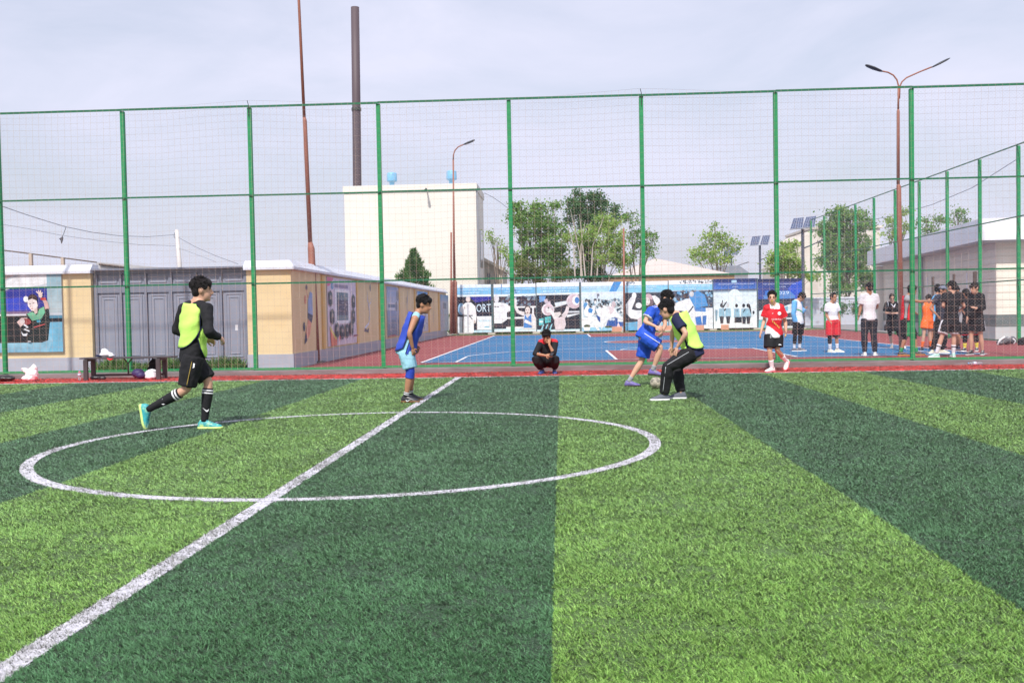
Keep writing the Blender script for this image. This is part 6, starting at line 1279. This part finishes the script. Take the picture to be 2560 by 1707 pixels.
p.body(False).shirt(grey_c, -.08, .45, .018, .0, .012).bib(red_c, -.10, -.05, .036, black, 1.3).shorts(black, .95, .034, .02, .014, paint=gp, mats=[green_c]).tights(black, .9, 1.15).socks(green_c, .28).shoes(shoe_b, sole_o).hair((26, 24, 26), seed=12, fringe=.5)
p = Person('player in orange kit and socks behind the outstretched arm', ZB2, (175, 1330),
    dict(hc=(283, 455, .0), shR=(214, 560, .0), shL=(335, 556, .04), elR=(196, 690, .03), elL=(352, 690, .08), wrR=(215, 800, -.06), wrL=(345, 800, .0), hiR=(228, 830, .0), hiL=(302, 830, .04),
         knR=(205, 1040, -.03), knL=(300, 1040, .05), anR=(172, 1275, .0), anL=(318, 1262, .08), toR=(145, 1328, -.12), toL=(345, 1315, -.05)), (-.2, -1, -.15), .86, 'fair', ZC, FV)
p.body(False).shirt(orange_c, -.10, .0, .03, .02, .014, name='vest').shorts(orange_c, .62, .034, .03, .012).socks(orange_c, .42).shoes(dgrey, sole_d).hair((36, 32, 32), seed=13, fringe=.3)
p.lettering('6', .45, .05, .09, mat('print_dark', (60, 44, 60), .6), .08, off=.05)
p = Person('player in light blue kit mostly hidden behind the man in the cap', ZB2, (340, 1290),
    dict(hc=(442, 300, .02), shR=(395, 445, -.1), shL=(480, 440, .1), elR=(345, 590, -.12), elL=(520, 590, .12), wrR=(340, 640, -.25), wrL=(540, 700, .15), hiR=(360, 860, -.06), hiL=(430, 860, .08),
         knR=(345, 1050, -.05), knL=(450, 1050, .08), anR=(330, 1240, .0), anL=(470, 1240, .08), toR=(420, 1290, -.08), toL=(560, 1290, .05)), (.8, .5, -.1), .97, 'tan', ZC, FV)
p.body(False).shirt(lblue, -.10, .6, .024, .02, .014).shorts(lblue, .62, .032, .03, .012).socks(white, .1).shoes(shoe_b, sole_d).hair((24, 24, 26), seed=14, fringe=.3)
p = Person('man in grey cap and dark clothes in the middle of the group', ZB2, (360, 1392),
    dict(hc=(520, 330, -.02), shR=(430, 450, -.12), shL=(560, 440, .14), elR=(312, 630, -.10), elL=(620, 620, .2), wrR=(440, 760, -.20), haR=(500, 840, -.22), wrL=(600, 720, .1), hiR=(450, 860, -.06), hiL=(545, 858, .08),
         knR=(420, 1110, -.06), knL=(560, 1110, .06), anR=(352, 1342, -.02), anL=(505, 1345, .10), toR=(300, 1388, -.12), toL=(600, 1392, .02)), (.85, -.5, -.12), .99, 'tan', ZC, FV)
p.body(False).shirt(cloth('night', (52, 56, 70)), -.12, .55, .022, .02, .014).shorts(black, 1.95, .03, .0, .018, name='trousers').shoes(shoe_c, sole_w).hair((30, 28, 30), seed=15, cropped=True)
capm = cloth('cap_grey', (112, 120, 140)); mb = MB(); c, f, u, r, k = p.hc, p.f, p.hu, p.hr, p.k; mb.ell(c-f*.01+u*.062*k, r*.092*k, f*.108*k, u*.075*k, 14, 8); mb.loft([[c+f*(.085+.075*t)*k+u*(.062-.02*t)*k+r*(x*.075*(1-.35*t))*k+u*zz_ for x, zz_ in ((-1, 0), (0, .012), (1, 0), (1, -.006), (0, .006), (-1, -.006))] for t in (0, .5, 1)]); obj('cap', mb, capm, p.root, True)
p = Person('player in black tee shirt and white edged black shorts seen from behind', ZB2, (690, 1452),
    dict(hc=(676, 262, .02), shL=(566, 410, .0), shR=(812, 405, .0), elL=(528, 588, -.02), elR=(892, 596, -.02), wrL=(612, 640, .22), wrR=(812, 650, .24), hiL=(590, 850, .0), hiR=(736, 850, .02),
         knL=(512, 1096, -.04), knR=(714, 1096, .02), anL=(418, 1386, -.04), anR=(706, 1396, .02), toL=(262, 1446, -.08), toR=(672, 1446, .18)), (-.55, .80, -.12), 1.01, 'fair', ZC, FV)
def wh(co, s):
    d, q, t = s.near(co, s.leg, .0, 1.0, 16); w_ = co-s.leg(q, t)
    if t > .81: return 1
    return 1 if q == 'L' and w_.x < -.085 and abs(w_.y) < .05 else 0
p.body(False).shirt(black, -.14, .62, .028, .03, .018).shorts(black, .86, .034, .03, .016, paint=wh, mats=[white]).socks(white, .50, ((.42, .36),), dgrey).shoes(shoe_m, sole_w).hair((30, 26, 26), seed=16, fringe=.3)
p = Person('player in grey tee shirt hidden behind the player in black tee', ZB2, (790, 1320),
    dict(hc=(752, 318, .0), shR=(700, 440, .0), shL=(850, 440, .02), elR=(690, 600, .0), elL=(880, 600, .0), wrR=(760, 640, -.2), wrL=(820, 660, -.2), hiR=(730, 830, .0), hiL=(830, 830, .02),
         knR=(735, 1050, .0), knL=(800, 1050, .0), anR=(740, 1270, .02), anL=(790, 1270, .02), toR=(735, 1318, -.15), toL=(800, 1318, -.15)), (.2, -1, -.2), .95, 'tan', ZC, FV)
p.body(False).shirt(grey_c, -.12, .6, .024, .02, .014).shorts(dgrey, .85, .032, .03, .012).socks(black, .2).shoes(cloth('shoe_navy', (48, 60, 90)), sole_w).hair((26, 24, 26), seed=17, fringe=.3)
p = Person('player in black half zip top gesturing with an open hand', ZB2, (1200, 1412),
    dict(hc=(1062, 274, -.04), shL=(1176, 418, -.10), shR=(1010, 405, .14), elL=(1214, 606, -.16), elR=(965, 600, .12), wrL=(1098, 608, -.30), haL=(1000, 590, -.38), wrR=(940, 770, .05), hiL=(1140, 840, -.06), hiR=(1050, 838, .08),
         knL=(1172, 1080, -.06), knR=(1008, 1080, .06), anL=(1204, 1350, -.02), anR=(1008, 1346, .06), toL=(1190, 1406, -.24), toR=(925, 1398, -.05)), (-.88, -.38, -.24), 1.02, 'fair', ZC, FV)
def hd_(co, s):
    d, q, t = s.near(co, s.leg, .0, 1.0, 16); w_ = co-s.leg(q, t); return 1 if q == 'L' and w_.x > .09 and w_.y < .03 and t > .05 else 0
p.body(True, .2).shirt(black, -.16, 1.92, .032, .03, .02, name='top').shorts(black, .70, .036, .03, .014, paint=hd_, mats=[white]).socks(shoe_b, .08).shoes(shoe_b, sole_w).hair((40, 34, 34), seed=18, fringe=.2, cropped=True)
p = Person('player in black with red hemmed shorts and yellow socks behind the half zip top', ZB2, (905, 1352),
    dict(hc=(918, 380, .0), shL=(870, 480, .0), shR=(1000, 480, .02), elL=(860, 640, .0), elR=(1030, 640, .02), wrL=(930, 760, -.1), wrR=(1010, 770, -.1), hiL=(890, 860, .0), hiR=(1060, 860, .04),
         knL=(905, 1100, .0), knR=(1088, 1096, .02), anL=(898, 1300, .02), anR=(1106, 1290, .04), toL=(860, 1348, -.1), toR=(1100, 1345, -.1)), (-.3, .8, -.4), .97, 'brown', ZC, FV)
def rh(co, s): d, q, t = s.near(co, s.leg, .0, 1.0, 16); return 1 if t > .83 else 0
p.body(False).shirt(black, -.14, .7, .026, .03, .014).shorts(black, .90, .040, .04, .012, paint=rh, mats=[red_c]).tights(black, .8, 1.45).socks(yel_c, .42).shoes(shoe_b, sole_w).hair((24, 22, 24), seed=19)
p = Person('small distant child in dark green kit beyond the court corner', ZFa, (1078, 690),
    dict(hc=(1082, 332, .0), shR=(1052, 388, .0), shL=(1116, 388, .0), elR=(1022, 440, -.1), elL=(1128, 450, -.05), wrR=(985, 432, -.25), wrL=(1120, 510, -.1), hiR=(1064, 515, .0), hiL=(1104, 515, .0),
         knR=(1064, 600, -.03), knL=(1104, 600, -.03), anR=(1068, 672, .0), anL=(1098, 668, .0), toR=(1064, 688, -.15), toL=(1104, 684, -.15)), (-.2, -1, -.1), .86, 'tan', 0.0, .02)
p.body(False).shirt(dkgreen, -.12, .3, .024, .02, .01).shorts(black, 1.5, .03, .0, .01, name='trousers').shoes(shoe_w, sole_w).hair((30, 28, 30), seed=20)

# ================================================================== BENCH AND LOOSE THINGS
YN = G(218, 951, 0).y; YF_ = YN+.34
bn = thing('bench', (X_(318, 930, YN), YN+.17, 0), 'low dark metal framed bench on the red strip before the gate', 'bench')
bm_ = mat('bench_dark', (66, 62, 66), .5, .15, 8); xa, xb = X_(206, 900, YN), X_(424, 900, YN); zb_ = Z_(300, 893, YN)
for x in (xa+.02, xb-.30):
    for y in (YN, YF_):
        mb = MB(); mb.box((x+.05, y, zb_/2-.02), (.09, .06, zb_-.04)); bevel(obj('leg', mb, bm_, bn), .005)
    mb = MB(); mb.box((x+.05, (YN+YF_)/2, zb_-.055), (.088, YF_-YN-.06, .05)); obj('frame', mb, bm_, bn)
for i in range(3):
    mb = MB(); y = YN-.02+i*.135; mb.span((xa-.06, y, zb_-.028), (xb+.04, y+.11, zb_)); bevel(obj('seat_slat', mb, bm_, bn), .004)
mb = MB(); mb.span((xa+.1, YF_-.02, .07), (xb-.27, YF_+.02, .115)); obj('lower_rail', mb, bm_, bn)
mb = MB(); xm = X_(320, 900, YF_); mb.tube([(xm, YF_, .1), (xm, YF_, zb_-.14)], .018, 6); mb.tube([(xm, YF_, zb_-.15), (xm-.1, YF_, zb_-.03)], .014, 6); mb.tube([(xm, YF_, zb_-.15), (xm+.1, YF_, zb_-.03)], .014, 6); obj('brace', mb, bm_, bn)
def lump(name, label, cat, parts, m_, vox=.012, folds=.02, extra=()):
    """soft thing made of overlapping ellipsoids, then straps and the like as parts"""
    c0_ = Vector(parts[0][0]); r_ = thing(name, (c0_.x, c0_.y, 0), label, cat); mb = MB()
    for c, s_ in parts: mb.ell(c, Vector((s_[0], 0, 0)), Vector((0, s_[1], 0)), Vector((0, 0, s_[2])), 14, 10)
    fuse('bag_body' if cat != 'shirt' else 'cloth', mb, m_, r_, vox, 3, folds, fold_scale=.06)
    for nm, pts, rad, mm in extra: mb = MB(); mb.tube(pts, rad, 6); obj(nm, mb, mm, r_, True)
    return r_
def V3(px, py, Y): return AT(px, py, Y)
lump('folded_shirt', 'white shirt with navy sleeves thrown on the bench', 'shirt', [(V3(266, 886, YN+.12), (.15, .1, .05)), (V3(262, 880, YN+.14), (.08, .07, .08)), (V3(279, 889, YN+.1), (.06, .07, .03))], white, .01, .03, [('sleeve', [V3(241, 889, YN+.1), V3(249, 890, YN+.1), V3(256, 888, YN+.1)], [.02, .028, .03], navy), ('red_edge', [V3(268, 896, YN-.03), V3(275, 899, YN-.04), V3(282, 897, YN-.03)], [.012, .022, .012], red_c)])
bz = lambda px, py, Y, dz=0: Vector((V3(px, py, Y).x, Y, max(dz, V3(px, py, Y).z)))
lump('sports_bag', 'round purple and white ball bag under the bench', 'bag', [(bz(345, 933, YN+.16, .13), (.14, .11, .10)), (bz(352, 938, YN+.1, .08), (.10, .09, .08))], mat('bag_purple', (56, 44, 92), .6, .2, 8, dirt=((226, 226, 234), 5, .58, .9)), .01, .01)
lump('sports_bag', 'white and black bag under the right half of the bench', 'bag', [(bz(380, 935, YN+.16, .10), (.16, .12, .11)), (bz(376, 944, YN+.06, .05), (.12, .08, .05))], mat('bag_white', (214, 214, 220), .6, .1, 8, dirt=((44, 44, 50), 7, .52, .9)), .01, .02)
lump('backpack', 'black drawstring backpack hanging behind the bench', 'backpack', [(bz(386, 915, YF_+.1, .3), (.12, .09, .13)), (bz(384, 926, YF_+.1, .2), (.14, .1, .08))], black, .012, .03, [('strap', [V3(381, 894, YF_+.03), V3(383, 902, YF_+.05), V3(388, 912, YF_+.08)], .012, black)])
lump('spare_shoes', 'dark shoes on the ground under the left of the bench', 'shoes', [(bz(238, 946, YN+.2, .045), (.12, .05, .045)), (bz(256, 946, YN+.2, .04), (.09, .05, .04))], shoe_b, .01, .01)
lump('plastic_bag', 'crumpled white plastic bag standing on the red strip at far left', 'bag', [(bz(80, 936, YN+.1, .14), (.13, .11, .16)), (bz(84, 926, YN+.1, .22), (.08, .07, .13)), (bz(70, 945, YN+.05, .06), (.14, .1, .07)), (bz(68, 926, YN+.1, .22), (.10, .04, .05)), (bz(60, 921, YN+.1, .26), (.06, .03, .025))], mat('plastic_white', (232, 226, 230), .4, .04, 6, bump=.6, bscale=20), .011, .05)
lump('leather_bag', 'black leather bag lying by the kerb at the left edge', 'bag', [(bz(12, 945, YN+.1, .07), (.22, .14, .07)), (bz(24, 946, YN+.05, .05), (.12, .1, .05))], mat('leather_black', (42, 40, 42), .35, .2, 10, bump=.4), .012, .02)
pl = mat('clear_plastic', (232, 240, 250), .08, .02, 10, trans=.85); capb = mat('bottle_cap', (120, 170, 220), .4)
def bottle(label, o, ax, h, r):
    t_ = thing('water_bottle', o, label, 'bottle'); o = Vector(o); ax = Vector(ax).normalized(); a = ax.orthogonal().normalized(); b_ = ax.cross(a); n = 14
    prof = [(.75, 0), (1, .02), (1, .18), (.9, .2), (1, .22), (1, .36), (.92, .38), (1, .40), (1, .66), (.85, .76), (.42, .88), (.38, .93)]
    mb = MB(); mb.loft([[o+ax*h*z+(a*math.cos(2*math.pi*i/n)+b_*math.sin(2*math.pi*i/n))*r*k for i in range(n)] for k, z in prof]); obj('bottle_body', mb, pl, t_, True)
    mb = MB(); mb.tube([o+ax*h*.93, o+ax*h], r*.45, 12); obj('cap', mb, capb, t_, True)
    mb = MB(); mb.tube([o+ax*h*.42, o+ax*h*.62], r*1.02, 14); obj('label_band', mb, mat('label_band', (196, 206, 226), .5, .2, 20), t_, True)
bo = G(199, 950, 0); bottle('clear plastic water bottle standing left of the bench', bo, (0, 0, 1), .22, .034)
bo = Vector((X_(2447, 910, RED_Y+.1), RED_Y-.06, .036)); bottle('empty clear plastic bottle lying along the kerb at right', bo, (-1, -.06, 0.02), .30, .034)
YBk = G(2515, 862, ZC).y
lump('backpack', 'grey and white backpack lying at the foot of the side fence', 'backpack', [(bz(2516, 851, YBk, .16), (.20, .14, .12)), (bz(2530, 850, YBk, .15), (.12, .12, .12)), (bz(2502, 856, YBk-.05, .1), (.14, .1, .07))], mat('pack_grey', (86, 86, 92), .7, .15, 8, dirt=((220, 220, 222), 3, .55, .9)), .014, .03, [('strap', [V3(2494, 862, YBk-.1), V3(2500, 850, YBk-.1), V3(2512, 842, YBk-.1)], .03, white), ('strap', [V3(2532, 846, YBk-.1), V3(2539, 852, YBk-.1), V3(2534, 860, YBk-.1)], .02, white)])
lump('backpack', 'black backpack at the right edge beside the side fence post', 'backpack', [(bz(2562, 856, YBk-.3, .14), (.22, .14, .13)), (bz(2552, 862, YBk-.35, .06), (.1, .08, .05))], black, .014, .03)
flush()
bpy.context.view_layer.update()
